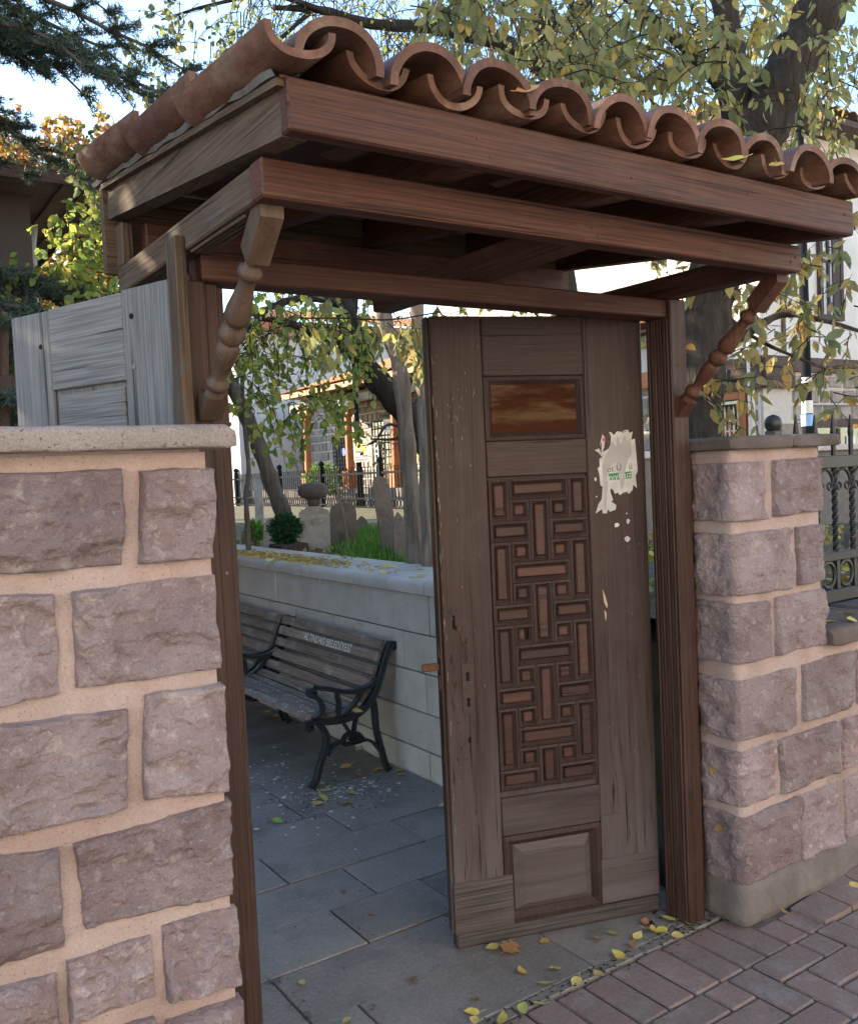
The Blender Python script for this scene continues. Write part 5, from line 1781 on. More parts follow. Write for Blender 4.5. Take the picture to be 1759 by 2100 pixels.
tiled_slope((17.2, 9.0, ez_), (17.2, ea[1], ez_), (13.6, ea[1] - 2.6, rt), (13.6, 9.0, rt), 'roof_back', PH)
# white round lamp globe shape under the eave
gb = on_x(*c4(795, 960), EX + 0.3)
MB().lathe([(0, .02), (0.03, .1), (0.12, .16), (0.22, .17), (0.32, .12), (0.37, .03)], (EX + .3, gb[1], gb[2] - .18), (EX + .3, gb[1], 9), 12).build('porch_lamp', flat('white_lamp_glass', (0.75, 0.77, 0.8), 0.2), PH)

# ---- white house with the upper tiled roof
WH = thing('white_house', (16, 27, 0.7), 'white plastered house with orange tiled roof high behind the porch house', 'building')
Yw = 24.5
MB().box(10.0, 26, Yw, Yw + 8, 0.72, 5.95).build('wall', PLASTER, WH)
MB().box(9.3, 26.5, Yw - 0.7, Yw - 0.64, 5.75, 5.95).build('eave_board', W['orange_x'], WH)
MB().box(9.3, 26.5, Yw - 0.63, Yw + 8, 5.96, 6.0).build('eave_soffit', W['brown_x'], WH)
tiled_slope((9.25, Yw - .72, 6.0), (26.6, Yw - .72, 6.0), (24, Yw + 5, 7.4), (12.5, Yw + 5, 7.4), 'roof', WH, 0.2, 0.045)
tiled_slope((9.25, Yw + 8.7, 6.0), (9.25, Yw - .72, 6.0), (12.5, Yw + 5, 7.4), (12.5, Yw + 5.1, 7.4), 'roof_hip', WH, 0.2, 0.045)
for (px0, py0, px1, py1) in ((640, 560, 700, 700), (760, 560, 800, 700)):
    a, b2 = on_y(*c4(px0, py0), Yw), on_y(*c4(px1, py1), Yw)
    MB().box(a[0], b2[0], Yw - 0.02, Yw + 0.05, b2[2], a[2]).build('window', GLASS, WH)
# sunlit garden wall at the far left of the opening
YL = thing('garden_wall', (11.5, 26, 0.7), 'bright sunlit cream wall far behind the crooked trunk', 'wall')
MB().box(10.2, 10.5, yB + 0.3, 40, 0.7, 2.7, 0.02).build('wall_panel', flat('cream_render', (0.72, 0.62, 0.42)), YL)
MB().box(10.12, 10.58, yB + 0.3, 40, 2.701, 2.78, 0.02).build('wall_coping', CONC, YL)

# ================================================================ far railing with its stone base
FR = thing('iron_fence', (9.4, 18, 0.7), 'black iron fence on stone base at the far side of the graveyard', 'fence')
pa, pb = np.array((9.0, 11.5)), np.array((9.95, 25.0))
def fp(t_):
    return pa + (pb - pa) * t_
dv = (pb - pa) / np.linalg.norm(pb - pa)
nv_ = np.array((-dv[1], dv[0]))
Lf = np.linalg.norm(pb - pa)
def fbox(mb, t0, t1, w, z0, z1):
    a, b2 = fp(t0), fp(t1)
    q = [a - nv_ * w, b2 - nv_ * w, b2 + nv_ * w, a + nv_ * w]
    mb.add([(x, y, z0) for x, y in q] + [(x, y, z1) for x, y in q], [(3, 2, 1, 0), (4, 5, 6, 7), (0, 1, 5, 4), (1, 2, 6, 5), (2, 3, 7, 6), (3, 0, 4, 7)])
    return mb
fbox(MB(), 0, 1, 0.16, 0.2, 0.66).build('base_wall', RUBBLE, FR)
for k in range(12):
    fbox(MB(), k / 12 + .001, (k + 1) / 12 - .001, 0.2, 0.661, 0.735).build('coping_stone', BLOCK, FR)
fbox(MB(), 0, 1, 0.02, 0.79, 0.83).build('bottom_rail', FARIRON, FR)
fbox(MB(), 0, 1, 0.02, 0.985, 1.015).build('middle_rail', FARIRON, FR)
fbox(MB(), 0, 1, 0.022, 1.50, 1.545).build('top_rail', FARIRON, FR)
bars, rings = MB(), MB()
nb = int(Lf / 0.13)
for k in range(nb):
    x, y = fp((k + .5) / nb)
    bars.tube([(x, y, 1.0), (x, y, 1.66)], [0.011, 0.011], 4, cap=False)
    rings.tube([(x + dv[0] * 0.055 * math.cos(a), y + dv[1] * 0.055 * math.cos(a), 0.907 + 0.075 * math.sin(a)) for a in np.linspace(0, 2 * math.pi, 11)], 0.010, 4, cap=False)
bars.build('bars', FARIRON, FR, kind='stuff')
rings.build('ring_band', FARIRON, FR, kind='stuff')
for tpost in (0.02, 0.3, 0.52, 0.72, 0.98):
    x, y = fp(tpost)
    mb = MB().box(x - 0.05, x + 0.05, y - 0.05, y + 0.05, 0.736, 1.72, 0.005)
    mb.lathe([(0, .02), (0.03, .06), (0.07, .075), (0.11, .06), (0.14, .015)], (x, y, 1.71), (x, y, 9), 10)
    mb.build('fence_post', FARIRON, FR)

# lamp post with poster
lx, ly = on_x(738, 1000, 9.75)[:2]
LPst = thing('lamp_post', (lx, ly, 0.72), 'black lamp post carrying a yellow poster behind the far fence', 'lamp post')
MB().lathe([(0, .11), (0.35, .1), (0.4, .07), (2.2, .055), (4.2, .045)], (lx, ly, 0.72), (lx, ly, 9), 10).build('pole', FARIRON, LPst, smooth=True)
MB().lathe([(0, .05), (0.1, .14), (0.4, .17), (0.5, .05), (0.6, .02)], (lx, ly, 4.9), (lx, ly, 9), 10).build('lantern', FARIRON, LPst)
MB().box(lx - 0.062, lx - 0.05, ly - 0.05, ly + 0.05, 2.0, 2.12).build('sticker', flat('white_sticker', (0.7, 0.7, 0.7)), LPst)
p0, p1 = on_x(*c4(858, 1352), lx - 0.09), on_x(*c4(940, 1215), lx - 0.09)
ps = MB()
py0, py1 = min(p0[1], p1[1]), max(p0[1], p1[1])
pz0, pz1 = p0[2], p1[2]
ps.box(lx - 0.095, lx - 0.085, py0, py1, pz0, pz1)
def pq(a0, a1, b0, b1, mi, d=0.0):
    ps.cur = mi
    w, h = py1 - py0, pz1 - pz0
    X = lx - 0.096 - d
    ps.add([(X, py1 - w * a0, pz0 + h * b0), (X, py1 - w * a1, pz0 + h * b0), (X, py1 - w * a1, pz0 + h * b1), (X, py1 - w * a0, pz0 + h * b1)], [(0, 1, 2, 3)])
pq(0.04, 0.96, 0.40, 0.97, 1, 0.001)
pq(0.04, 0.96, 0.16, 0.40, 0, 0.001)
pq(0.04, 0.96, 0.03, 0.16, 2, 0.001)
pq(0.1, 0.55, 0.2, 0.58, 3, 0.003)
pq(0.22, 0.6, 0.28, 0.44, 0, 0.005)
pq(0.6, 0.96, 0.2, 0.34, 2, 0.004)
for k, wl_ in enumerate((0.8, 0.6, 0.85)):
    pq(0.1, 0.1 + wl_, 0.88 - 0.1 * k, 0.93 - 0.1 * k, 3, 0.003)
po = ps.build('poster', [flat('poster_white', (0.75, 0.72, 0.7)), flat('poster_yellow', (0.75, 0.48, 0.08)), flat('poster_red', (0.6, 0.08, 0.07)), GREYP], fixn=False)
tag(po, 'yellow and red event poster tied to the lamp post', 'poster')
# blue litter bin panel at the door edge
bx = at(893, 1018, 15)
bb = B(bx[0] - .1, bx[0] + .1, bx[1] - .12, bx[1] + .12, 0.72, bx[2] + 0.12, 0.01).build('bin_body', flat('white_bin', (0.7, 0.72, 0.75)))
tag(bb, 'small white and blue box beside the door edge behind the fence', 'box')
bb.name = 'utility_box'

# ================================================================ gravestones
GS = pmat('weathered_gravestone', [(0.27, 0.255, 0.235), (0.37, 0.35, 0.325), (0.45, 0.43, 0.40)], 5, rough=0.92, bump=0.7, bscale=26, bdist=0.012, spots=(((0.10, 0.09, 0.08), 5, 0.56, 0.75, 0.6), ((0.3, 0.29, 0.2), 14, 0.64, 0.74, 0.4)))
GSB = pmat('brown_gravestone', [(0.11, 0.092, 0.08), (0.165, 0.14, 0.122), (0.21, 0.185, 0.165)], 5, rough=0.92, bump=0.7, bscale=26, bdist=0.012, spots=(((0.06, 0.05, 0.045), 5, 0.56, 0.75, 0.6), ((0.28, 0.26, 0.22), 16, 0.66, 0.76, 0.5)))
def stele(label, px, d, pyt, wpx, prof, mat, lean=0.0, th=0.05, rz=0.45, zb=0.75):
    """upright slab: prof is a half outline (0..1 of half width, 0..1 of height)"""
    P = at(px, pyt, d)
    hw_ = wpx / 1851.7 * d / 2
    H = P[2] - zb
    root = thing('tombstone', (P[0], P[1], zb), label, 'tombstone', 'stones in the old graveyard', rz=-rz)
    out = [(hw_ * a, H * b) for a, b in prof]
    out += [(-a, b) for a, b in reversed(out) if a > 1e-6]
    mb = MB()
    mb.prism(out, lambda u, v, dd: (u + lean * v, dd, v), -th / 2, th / 2)
    sharp(mb.build('slab', mat, root, local=True), 30)
    return root, hw_, H
ROUND = [(1, 0), (1, .82), (.96, .89), (.82, .945), (.6, .98), (.3, .996), (0, 1)]
POINTED = [(1, 0), (1, .74), (.9, .82), (.55, .92), (.2, .98), (0, 1)]
WAISTED = [(.86, 0), (1, .62), (.96, .72), (.62, .76), (.5, .8), (.42, .9), (.4, 1)]
root, hw_, H = stele('carved gravestone topped by a round stone turban', 643, 7.0, 1035, 63, [(0.92, 0), (1, .86), (.97, .9), (.7, .93), (.5, .96), (.42, 1.0)], GS, th=0.06)
P = at(643, 1035, 7.0)
mb = MB().lathe([(-0.01, .055), (0.03, .05), (0.05, .062), (0.06, .095), (0.085, .115), (0.115, .118), (0.145, .108), (0.165, .08), (0.175, .03)], (0, 0, H), (0, 0, 9), 20)
mb.build('turban', CAP_DARK, root, local=True, smooth=True)
# carved bands of script: raised relief strokes
mb = MB()
r = random.Random(5)
for k in range(5):
    z0 = 0.03 + k * 0.102
    mb.box(-hw_ * 0.86, hw_ * 0.86, -0.0345, -0.03, z0 + 0.093, z0 + 0.099)
    for i in range(10):
        x = -hw_ * .75 + hw_ * 1.5 * i / 9
        mb.tube([(x + r.uniform(-.01, .01), -0.032, z0 + r.uniform(.015, .08)) for _ in range(4)], 0.0035, 4, cap=False)
mb.build('carved_script', GS, root, local=True)
stele('wide brown gravestone with a rounded head beside the turban stone', 702, 7.6, 1030, 54, ROUND, GSB)
stele('small pointed brown gravestone by the green grass', 741, 9.2, 1058, 25, POINTED, GSB)
stele('tall leaning brown gravestone left of the slim trunks', 800, 6.4, 975, 34, ROUND, GSB, lean=-0.11, th=0.07)
stele('short pointed gravestone leaning on the tall leaning one', 820, 6.0, 1050, 27, POINTED, GSB, lean=-0.03)
stele('pale broken grey gravestone between trunks and tall stone', 838, 6.3, 1062, 22, POINTED, GS, lean=-.05)
stele('blue grey rounded gravestone left of the dark shrub', 545, 7.4, 1062, 30, ROUND, GS, lean=0.12)
stele('low brown gravestone at the left jamb', 512, 8.0, 1085, 36, ROUND, GSB)
stele('grey square stone pillar before the far fence', 528, 10.5, 982, 17, [(1, 0), (1, 1), (0, 1)], GS, th=0.1)
stele('pointed gravestone seen through the right hand railing', 1745, 5.4, 1080, 22, POINTED, GSB, zb=0.8)
# dark wooden grave box
P = at(592, 1125, 6.9)
wb = B(P[0] - .11, P[0] + .11, P[1] - .12, P[1] + .12, 0.78, P[2] + 0.04, 0.006).build('planter_box', W['dark_z'])
tag(wb, 'dark wooden planter under the small green shrub', 'planter')
# grey boundary wall seen through the right railing
gw = thing('boundary_wall', (7.0, 5.2, 0.7), 'plain grey wall behind the right hand railing', 'wall')
MB().box(5.2, 10.2, 5.0, 5.25, 0.6, 1.52, 0.01).build('wall_panel', CONC, gw)
MB().box(5.15, 10.25, 4.96, 5.29, 1.521, 1.58, 0.01).build('wall_coping', BLOCK, gw)

# ================================================================ right-hand house
RH = thing('street_house', (12, 9, 0.3), 'white house on stone ground floor with timber belt at the right', 'building')
RX, RY = 10.467, 7.519
MB().box(RX, 18, RY, 15, -0.15, 2.62).build('ground_floor_wall', POINT, RH)
MB().box(RX, 18, RY, 15, 2.62, 5.9).build('upper_wall', PLASTER, RH)
rw1 = (7.75, 8.39, 1.0, 2.42)
masonry(RH, 'y', RY, RX + 0.62, 15.0, 1.95, 2.6, [], -1, (0.3, 0.22), 0.03)
masonry(RH, 'y', RY, RX + 0.05, 11.3, 0.4, 1.95, [], -1, (0.34, 0.26), 0.03)
masonry(RH, 'x', RX, 7.56, 12.0, 0.4, 2.6, [rw1], -1, (0.34, 0.26), 0.03)
# timber belt: corner box of planks and long beam
for k in range(3):
    z0 = 2.40 + k * 0.145
    B(RX - 0.06, RX + 0.58, RY - 0.10, RY - 0.035, z0, z0 + 0.141, 0.004).build('belt_plank', W['old_x'], RH)
    B(RX - 0.10, RX - 0.035, RY - 0.034, RY + 0.55, z0, z0 + 0.141, 0.004).build('belt_plank', W['old_y'], RH)
B(RX + 0.585, 15.5, RY - 0.07, RY + .01, 2.63, 2.83, 0.004).build('belt_beam', W['brown_x'], RH)
B(RX - 0.08, RX + .01, RY + 0.555, 15, 2.60, 2.84, 0.004).build('belt_beam', W['orange_y'], RH)
# upper window
fx0, fx1, fz0, fz1 = 11.75, 12.32, 3.38, 4.62
win = MB()
for (a0, a1, b0, b1) in ((fx0, fx0 + .07, fz0, fz1), (fx1 - .07, fx1, fz0, fz1), (fx0 + .07, fx1 - .07, fz0, fz0 + .07), (fx0 + .07, fx1 - .07, fz1 - .07, fz1), ((fx0 + fx1) / 2 - .1, (fx0 + fx1) / 2 - .05, fz0 + .07, fz1 - .07), (fx0 + .07, fx1 - .07, fz0 + .8, fz0 + .85)):
    win.box(a0, a1, RY - 0.06, RY - 0.005, b0, b1)
wf = win.build('window', W['dark_z'], RH)
for (a0, a1) in ((fx0 + .07, (fx0 + fx1) / 2 - .1), ((fx0 + fx1) / 2 - .05, fx1 - .07)):
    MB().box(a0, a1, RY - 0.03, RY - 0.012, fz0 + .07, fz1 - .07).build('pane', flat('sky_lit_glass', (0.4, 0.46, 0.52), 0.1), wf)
B(fx1 - 0.25, fx1 - 0.07, RY - 0.05, RY - 0.035, fz0 + 0.07, fz1 - 0.07, 0.002).build('shutter', W['dark_z'], wf)
B(13.6, 13.7, RY - 0.05, RY - .001, 2.9, 5.6, 0.004).build('timber_post', W['brown_z'], RH)
B(10.9, 10.97, RY - 0.03, RY - .001, 2.9, 5.6, 0.004).build('timber_post', W['old_z'], RH)
# ground floor shop window
sw = MB()
for xx in (11.5, 12.05, 12.75, 13.5):
    sw.box(xx, xx + .07, RY - .07, RY - .004, 0.4, 1.85)
sw.box(11.3, 14.5, RY - .09, RY - .003, 1.86, 1.97)
swo = sw.build('shop_window', W['brown_z'], RH)
MB().box(11.3, 14.5, RY - .04, RY - .02, 0.4, 1.86).build('pane', GLASS, swo)
for (xx, z0, w, h) in ((11.75, 1.55, .2, .16), (12.3, 1.45, .22, .28), (12.9, 1.3, .3, .2), (12.35, 1.05, .3, .25)):
    MB().box(xx, xx + w, RY - .055, RY - .045, z0, z0 + h).build('notice', flat('window_notice', (0.7, 0.72, 0.72)), swo)
B(11.36, 14.4, RY - .10, RY - .08, 2.16, 2.175, 0.002).build('cable', IRON, RH)
# lit side window with iron bars
y0, y1, z0, z1 = rw1
fw = MB()
for (a0, a1, b0, b1) in ((y0, y0 + .11, z0, z1), (y1 - .06, y1, z0, z1), (y0 + .11, y1 - .06, z1 - .13, z1)):
    fw.box(RX - .07, RX + .01, a0, a1, b0, b1)
fo_ = fw.build('window', W['orange_z'], RH)
MB().box(RX - .03, RX - .01, y0 + .11, y1 - .06, z0, z1 - .13).build('pane', GLASS, fo_)
fr2 = MB()
fr2.box(RX - .055, RX - .035, y0 + .12, y1 - .07, z1 - .19, z1 - .15)
fr2.box(RX - .055, RX - .035, y0 + .12, y0 + .15, z0, z1 - .19)
fr2.build('inner_frame', flat('cream_frame', (0.7, 0.62, 0.42)), fo_)
bw_ = MB()
for k in range(6):
    y = y0 + 0.17 + (y1 - y0 - 0.28) * k / 5
    bw_.tube([(RX - .1, y, z0), (RX - .1, y, z1 - .3), (RX - .1, y, z1 - .22)], [.012, .016, .002], 5)
for zz in (z1 - .42, z1 - .56, z1 - .7, z1 - .84):
    bw_.tube([(RX - .1, y0 + .12, zz), (RX - .1, y1 - .07, zz)], .012, 4)
bw_.build('window_bars', flat('cream_iron', (0.62, 0.52, 0.36)), fo_)
r = random.Random(9)
for k in range(9):
    y, z = y0 + 0.14 + r.random() * (y1 - y0 - .34), z0 + 0.3 + r.random() * 0.7
    MB().box(RX - .045, RX - .032, y, y + r.uniform(.05, .13), z, z + r.uniform(.05, .13)).build('goods', flat('goods_%d' % k, r.choice([(0.6, 0.08, 0.12), (0.7, 0.68, 0.62), (0.15, 0.2, 0.4), (0.65, 0.45, 0.12)])), fo_)
MB().tube([(RX - .06, 7.66, 0.3), (RX - .06, 7.66, 3.0), (RX - .12, 7.62, 3.1), (RX - .12, 7.62, 6)], 0.05, 8).build('downpipe', flat('white_pipe', (0.74, 0.72, 0.68)), RH, smooth=True)
B(RX - .02, RX - .001, 7.56, 7.72, 0.5, 2.35, 0.002).build('pilaster', PLASTER, RH)
# memorial sign board
y0, y1, z0, z1 = 7.98, 8.90, 2.445, 2.70
SB = B(RX - .13, RX - .10, y0, y1, z0, z1, 0.004).build('sign_board', flat('slate_sign', (0.045, 0.05, 0.055), 0.5), RH)
for body, zc, yc in (('TORUNLARI', 2.628, 8.24), ('FATİHA', 2.515, 8.22), ('ORU', 2.515, 8.58), ('N', 2.628, 8.62)):
    vs_, fs_ = text_mesh(body, 0.115)
    mb = MB()
    mb.add([(RX - .132, yc - v[0] * 0.62, zc + v[1]) for v in vs_], fs_)
    mb.build('sign_lettering', WHITE_PAINT, SB, fixn=False)
# roof of the street house
MB().box(RX - .5, 18.5, RY - .5, 15.5, 5.9, 5.98).build('eave_soffit', W['brown_x'], RH)
tiled_slope((RX - .55, RY - .55, 6.0), (18.6, RY - .55, 6.0), (16, RY + 4, 7.8), (RX + 3, RY + 4, 7.8), 'roof', RH, 0.2, 0.045)
tiled_slope((RX - .55, 15.6, 6.0), (RX - .55, RY - .55, 6.0), (RX + 3, RY + 4, 7.8), (RX + 3, RY + 4.1, 7.8), 'roof_hip', RH, 0.2, 0.045)
# flood lamp on the belt
fl = B(12.45, 12.62, RY - .28, RY - .14, 2.52, 2.62, 0.01).build('flood_lamp', flat('white_lamp_body', (0.7, 0.7, 0.68)), RH)

# street pole with stickers
q = at(1655, 860, 8.6)
SP = thing('street_pole', (q[0], q[1], 0), 'black street pole with stickers before the white house', 'pole')
MB().lathe([(0, .05), (2.2, .045), (4.5, .035)], (q[0], q[1], 0.3), (q[0], q[1], 9), 10).build('pole', FARIRON, SP, smooth=True)
for (py_, col, h, w) in ((780, (0.75, 0.75, 0.73), .05, .045), (862, (0.25, 0.45, 0.75), .11, .06), (835, (0.7, 0.68, 0.62), .12, .05)):
    z = at(1655, py_, 8.6)[2]
    MB().lathe([(0, w), (h, w)], (q[0] - .012, q[1] - .012, z - h / 2), (q[0] - .012, q[1] - .012, 9), 10).build('sticker', flat('sticker_%d' % py_, col), SP)

# ================================================================ near iron fence on the low wall
NF = thing('iron_fence', (3.2, 1.93, 0.9), 'grey iron railing with rings and twisted bars beside the right pier', 'fence')
yf = 1.925
def nb_(name, *b):
    return B(*b, 0.003).build(name, RAIL, NF)
nb_('bottom_rail', 2.815, 4.95, yf - .018, yf + .018, 0.955, 1.0)
nb_('middle_rail', 2.815, 4.95, yf - .016, yf + .016, 1.105, 1.138)
nb_('top_rail', 2.815, 4.95, yf - .02, yf + .02, 1.445, 1.49)
x = 2.86
k = 0
while x < 4.9:
    mb = MB()
    pts, rr = [], []
    n = 30
    z0, z1 = 1.139, 1.444
    vs = []
    for i in range(n + 1):
        zz = z0 + (z1 - z0) * i / n
        a = i * 0.55
        for s_ in range(4):
            w = a + s_ * math.pi / 2
            vs.append((x + 0.0115 * math.cos(w), yf + 0.0115 * math.sin(w), zz))
    mb.add(vs, [(i * 4 + s_, i * 4 + (s_ + 1) % 4, (i + 1) * 4 + (s_ + 1) % 4, (i + 1) * 4 + s_) for i in range(n) for s_ in range(4)])
    mb.box(x - .009, x + .009, yf - .009, yf + .009, 1.0005, 1.1045)
    mb.tube([(x, yf, 1.4905), (x, yf, 1.56), (x, yf, 1.575), (x, yf, 1.64)], [.0095, .010, .012, .003], 6)
    mb.build('bar', RAIL, NF)
    xm = x + 0.056
    MB().tube([(xm + .044 * math.cos(a), yf, 1.0525 + .047 * math.sin(a)) for a in np.linspace(0, 2 * math.pi, 21)], 0.0075, 6, cap=False).build('ring', RAIL, NF)
    mb = MB()
    mb.tube([(xm + .048 * math.cos(a), yf, 1.385 + .055 * math.sin(a)) for a in np.linspace(0, math.pi, 13)], 0.006, 6)
    for sg_ in (-1, 1):
        mb.tube([(xm + sg_ * .026 + .013 * math.cos(a), yf, 1.378 + .013 * math.sin(a)) for a in np.linspace(0, 2 * math.pi, 11)], 0.005, 5, cap=False)
    mb.build('scroll', RAIL, NF)
    x += 0.112
    k += 1
# ball finial of a fence post behind the pier
q = at(1585, 868, 3.7)
FP = thing('fence_post', (q[0], q[1], 0.9), 'dark iron post with a ball top just behind the right pier', 'post')
MB().box(q[0] - .025, q[0] + .025, q[1] - .025, q[1] + .025, 0.85, q[2] - 0.03, 0.003).build('shaft', IRON, FP)
MB().lathe([(-0.045, .012), (-0.03, .026), (-0.015, .033), (0, .036), (0.015, .033), (0.028, .023), (0.036, .004)], (q[0], q[1], q[2]), (q[0], q[1], 9), 16).build('ball', IRON, FP, smooth=True)

# ================================================================ shrubs, grass, fallen leaves
def shrub(label, px, py_, d, r, n, cols, size=0.03, name='shrub'):
    c = at(px, py_, d)
    root = thing(name, (c[0], c[1], 0.8), label, 'shrub')
    v = rg.normal(size=(n, 3))
    v /= np.linalg.norm(v, axis=1, keepdims=True)
    P = c + v * r * rg.uniform(.35, 1.0, (n, 1)) ** .6 * (1 + .25 * fbm(v * 2.2, 2, 3)[:, None])
    mb, tt = leaves_mesh(P, v + rg.normal(size=(n, 3)) * .5 + (0, 0, .4), size * rg.uniform(.6, 1.3, n), pick(cols, n), 0.22)
    mb.build('crown', LEAF, root, tint=tt, fixn=False)
    MB().tube([(c[0], c[1], 0.78), (c[0], c[1], c[2])], 0.012, 5).build('stem', BARK, root)
shrub('small dark green shrub growing by the crooked trunk', 584, 1085, 6.9, 0.11, 1500, [(0.03, 0.10, 0.04), (0.045, 0.14, 0.05), (0.025, 0.08, 0.04)], 0.035)
shrub('light green sprig beside the left jamb', 524, 1090, 7.6, 0.07, 260, [(0.1, 0.24, 0.04), (0.14, 0.3, 0.05)], 0.05)
shrub('clipped round bush in front of the porch', 661, 985, 21.5, 0.42, 2200, [(0.09, 0.17, 0.035), (0.13, 0.22, 0.05)], 0.06)
shrub('bright yellow green bush beyond the door edge', 897, 940, 17, 0.35, 900, [(0.3, 0.36, 0.05), (0.4, 0.4, 0.06)], 0.08)
# grass patch
n = 5200
gxp = rg.uniform(735, 815, n)
P = []
for i in range(n):
    d = rg.uniform(5.6, 9.5)
    q = at(rg.uniform(700, 850), 1100, d)
    P.append((q[0], q[1], 0.80))
P = np.array(P)
mb, tt = leaves_mesh(P, rg.normal(size=(n, 3)) * .4 + (0, 0, 1), rg.uniform(.08, .24, n), pick([(0.06, 0.17, 0.03), (0.09, 0.22, 0.04), (0.14, 0.26, 0.05)], n), 0.05)
g_ = mb.build('grass', LEAF, tint=tt, fixn=False)
tag(g_, 'bright green grass between the gravestones', 'grass', kind='stuff')
# leaf litter in the graveyard
n = 2600
P = np.c_[rg.uniform(2.8, 6.5, n), rg.uniform(2.2, 8.5, n), np.full(n, 0.93)]
D = np.c_[rg.normal(size=(n, 2)), rg.uniform(-.15, .3, n)]
mb, tt = leaves_mesh(P, D, rg.uniform(.04, .08, n), pick([(0.42, 0.33, 0.06), (0.36, 0.26, 0.07), (0.30, 0.2, 0.08), (0.32, 0.33, 0.07)], n), 0.36)
tag(mb.build('leaf_litter', DRYLEAF, tint=tt, fixn=False), 'yellow leaf litter covering the graveyard soil', 'leaves', kind='stuff')
# needle and leaf drift along the coping
n = 2600
y_ = rg.normal(5.5, 0.45, n)
P = np.c_[np.clip(rg.normal(2.47, .06, n), 2.36, 2.7), y_, np.full(n, 0.981) + rg.uniform(0, .008, n)]
mb, tt = leaves_mesh(P, np.c_[rg.normal(size=(n, 2)), rg.uniform(-.05, .12, n)], rg.uniform(.015, .05, n), pick([(0.45, 0.33, 0.12), (0.36, 0.24, 0.09), (0.5, 0.42, 0.16)], n), 0.12)
tag(mb.build('needle_drift', DRYLEAF, tint=tt, fixn=False), 'drift of dry yellow needles on the bench wall coping', 'needles', kind='stuff')

YE = [(0.60, 0.50, 0.13), (0.52, 0.47, 0.15), (0.66, 0.54, 0.20), (0.46, 0.44, 0.16), (0.55, 0.42, 0.14)]
BRN = [(0.36, 0.20, 0.09), (0.30, 0.17, 0.08)]
def fallen(p, size, cols, label, group, flatn=(0, 0, 1), shape='heart', az=None):
    """one curled leaf lying on a surface"""
    n = 9
    r_ = rnd
    az = r_.uniform(0, 6.28) if az is None else az
    vs, fs = [], []
    w = 0.42 if shape == 'heart' else 0.55
    for j in range(n):
        t_ = j / (n - 1)
        if shape == 'heart':
            hw2 = w * math.sin(math.pi * min(1, t_ * 0.93 + 0.10)) ** 0.8 * (1 - 0.45 * t_)
        else:
            hw2 = w * abs(math.sin(math.pi * t_)) ** .6 * (0.65 + 0.35 * math.cos(t_ * 21))
        cu = 0.22 * (t_ - .5) ** 2
        for s_ in (-1, 0, 1):
            vs.append((s_ * hw2, t_ - .5, cu + 0.16 * abs(s_) * hw2 * (1 + .6 * math.sin(t_ * 5 + az)) + 0.012))
    for j in range(n - 1):
        fs += [(j * 3, j * 3 + 1, j * 3 + 4, j * 3 + 3), (j * 3 + 1, j * 3 + 2, j * 3 + 5, j * 3 + 4)]
    N = Vector(flatn)
    Q = N.to_track_quat('Z', 'Y').to_matrix() @ Matrix.Rotation(az, 3, 'Z') @ Matrix.Rotation(r_.uniform(-.25, .25), 3, 'X') @ Matrix.Rotation(r_.uniform(-.3, .3), 3, 'Y')
    mb = MB()
    vv = [Q @ Vector(v) * size for v in vs]
    lo = min(v.dot(N) for v in vv)
    mb.add([v - N * (lo - 0.002) for v in vv], fs)
    # stalk
    a0 = Vector(mb.v[1])
    a1 = a0 + (Q @ Vector((0.05, -0.4, 0.12))) * size
    mb.tube([a0, (a0 + a1) / 2, a1], 0.018 * size, 4, cap=False)
    c = pick([cols[rnd.randrange(len(cols))]], 1)[0]
    o = mb.build('fallen_leaf', DRYLEAF, tint=np.tile(np.r_[c, 1], (len(mb.v), 1)), fixn=False, smooth=True)
    o.location = [x * U for x in p]
    tag(o, label, 'leaf', group)
    return o
def onfloor(x, y, z=0.0):
    r_ = at(x, y, 1.0) - EYE
    return EYE + r_ * ((z - EYE[2]) / r_[2])
C4 = lambda x, y: (525 + .4664 * x, 1723 + .4664 * y)
near = [(1565, 415, 'y'), (1680, 425, 'y'), (1590, 510, 'y'), (1165, 580, 'y'), (1320, 570, 'y'), (1265, 635, 'y'), (1405, 632, 'y'), (1500, 590, 'y'), (1240, 730, 'y'), (1175, 750, 'y'), (1085, 790, 'y'), (945, 765, 'y'), (1740, 400, 'y'), (960, 800, 'y'), (1035, 475, 'y')]
for (x, y, c) in near:
    fallen(onfloor(*C4(x, y), z=0.003), rnd.uniform(.036, .048), YE, 'yellow fallen leaf on the dark slabs at the foot of the door', 'yellow leaves at the door foot')
fallen(onfloor(*C4(1115, 490), z=0.003), 0.075, BRN, 'large curled brown leaf on the slabs under the door corner', None, shape='maple', az=1.9)
for (x, y) in ((965, 705), (690, 620), (1270, 448), (1500, 437), (1710, 365), (1655, 465)):
    fallen(onfloor(*C4(x, y), z=0.003), rnd.uniform(.026, .038), BRN, 'small brown leaf lying on the threshold slabs', 'small brown leaves on the threshold', shape='maple')
for (x, y, lab) in ((380, 225, 'shrivelled olive leaf on the middle of the slab path'), (500, 325, 'tiny tan leaf alone in the middle of the slab path'), (205, 632, 'tiny pale leaf on the dark stain beside the left jamb'), (395, 800, 'yellow leaf on the path at the bottom edge of the picture')):
    fallen(onfloor(*C4(x, y), z=0.003), 0.03, YE if 'yellow' in lab or 'pale' in lab else BRN, lab, None)
C7 = lambda x, y: (459.5 + .3126 * x, 1148.7 + .3126 * y)
for (x, y) in ((630, 1545), (665, 1515), (605, 1600), (655, 1575), (810, 1600), (835, 1535), (1430, 1615)):
    fallen(onfloor(*C7(x, y), z=0.003), rnd.uniform(.05, .07), YE, 'yellow leaf on the slabs before the bench front leg', 'yellow leaves before the bench leg')
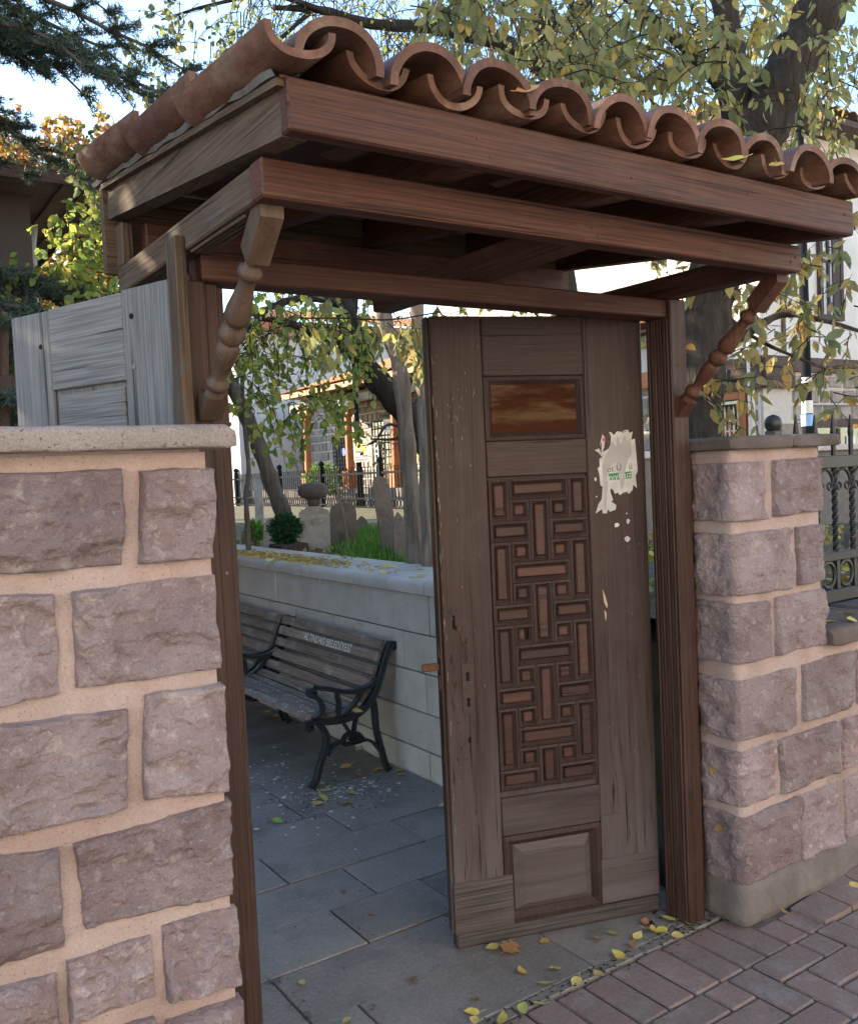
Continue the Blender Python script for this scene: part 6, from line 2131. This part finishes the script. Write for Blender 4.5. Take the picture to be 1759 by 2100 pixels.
fallen(onfloor(*C7(355, 1720), z=0.003), 0.055, [(0.22, 0.36, 0.07)], 'single fresh green leaf on the slab path near the left jamb', None, az=.4)
for (x, y) in ((790, 1360), (830, 1365), (895, 1420), (985, 1390), (1010, 1375), (300, 1020), (345, 1030), (280, 1000), (880, 1245), (1145, 1330), (1150, 1385), (1160, 1415)):
    fallen(onfloor(*C7(x, y), z=0.003), rnd.uniform(.045, .065), YE + BRN[:1], 'yellow leaf lying under the bench', 'leaves under the bench')
for (x, y) in ((580, 1010), (670, 1005), (850, 985), (200, 725), (870, 995)):
    fallen(onfloor(*C7(x, y), z=0.343), rnd.uniform(.045, .06), YE, 'yellow leaf resting on the bench seat slats', 'leaves on the bench seat')
for (x, y) in ((480, 30), (560, 40), (700, 35), (760, 5), (800, 20), (930, 20), (1040, 90), (1090, 45), (1040, 50), (1280, 60), (1300, 110), (730, 45), (620, 0), (680, 10), (1140, 60), (310, 5)):
    fallen(onfloor(*C7(x, y), z=0.981), rnd.uniform(.05, .07), YE, 'yellow green leaf lying on the coping above the bench', 'leaves on the bench wall coping')
C1 = lambda x, y: (1312.8 + .4376 * x, 1181.5 + .4376 * y)
for (x, y) in ((340, 1575), (225, 1625), (95, 1665), (180, 1690), (60, 1660), (130, 1610)):
    fallen(onfloor(*C1(x, y), z=0.004), rnd.uniform(.035, .045), YE, 'yellow leaf in the dirt at the foot of the right jamb', 'leaves at the right jamb foot')
for (x, y, lab) in ((675, 1580, 'brown leaf on the brick apron right of the pier footing'), (600, 1530, 'tan leaf on the brick paving near the pier footing')):
    fallen(onfloor(*C1(x, y), z=0.03), 0.035, BRN, lab, None)
fallen(onfloor(*C1(1012, 1455), z=0.07), 0.045, YE, 'yellow leaf on the brick apron at the right edge', None)
for (x, y) in ((880, 125), (990, 180), (990, 213), (890, 215), (905, 105), (985, 95)):
    fallen(onfloor(*C1(x, y), z=0.906), rnd.uniform(.04, .055), YE, 'yellow leaf on the low wall coping by the railing', 'leaves on the low wall coping')
for (x, y, c, lab) in ((345, 905, YE, 'ochre leaf caught on the pier stone above the footing'), (368, 1180, BRN, 'brown curled leaf stuck to the lowest pier stone')):
    q = on_x(*C1(x, y), 2.335)
    fallen(q, 0.035, BRN if c is BRN else [(0.5, 0.34, 0.08)], lab, None, flatn=(-1, 0, 0))
for (px, py_, lab) in ((1085, 185, 'orange dry leaf wedged between the third and fourth roof tiles'), (1500, 330, 'yellow leaf lodged among the roof tiles at the right'), (1590, 345, 'tan leaf lodged near the right end of the roof tiles')):
    fallen(on_y(px, py_, 1.31), 0.05, [(0.5, 0.26, 0.1)] if 'orange' in lab else YE, lab, None, flatn=(-.3, -.6, .7))

# ================================================================ unseen house added behind the viewer to bounce sunlight onto the gate
OH = thing('street_house', (4, -7.5, 0), 'cream rendered house added unseen behind the viewer to bounce sunlight onto the gate', 'building')
CREAM = pmat('cream_render', [(0.66, 0.62, 0.57), (0.76, 0.73, 0.69)], 3, rough=0.9, bump=0.2)
MB().box(-14, 22, -12.5, -6.0, -0.15, 6.4).build('wall', CREAM, OH)
B(-14.3, 22.3, -6.25, -5.55, 6.401, 6.52, 0.01).build('eave', W['brown_x'], OH)
tiled_slope((22.4, -5.5, 6.53), (-14.4, -5.5, 6.53), (-11, -9.2, 8.3), (19, -9.2, 8.3), 'roof', OH, 0.25, 0.045)
for zf in (0.9, 3.7):
    for k in range(9):
        x0 = -12.4 + k * 3.8
        wo = MB()
        for (a0, a1, b0, b1) in ((x0, x0 + .09, zf, zf + 1.5), (x0 + .91, x0 + 1.0, zf, zf + 1.5), (x0 + .09, x0 + .91, zf + 1.41, zf + 1.5), (x0 + .09, x0 + .91, zf, zf + .09), (x0 + .47, x0 + .53, zf + .09, zf + 1.41)):
            wo.box(a0, a1, -6.0, -5.93, b0, b1)
        wo = wo.build('window', W['brown_z'], OH)
        MB().box(x0 + .09, x0 + .91, -5.99, -5.97, zf + .09, zf + 1.41).build('pane', GLASS, wo)
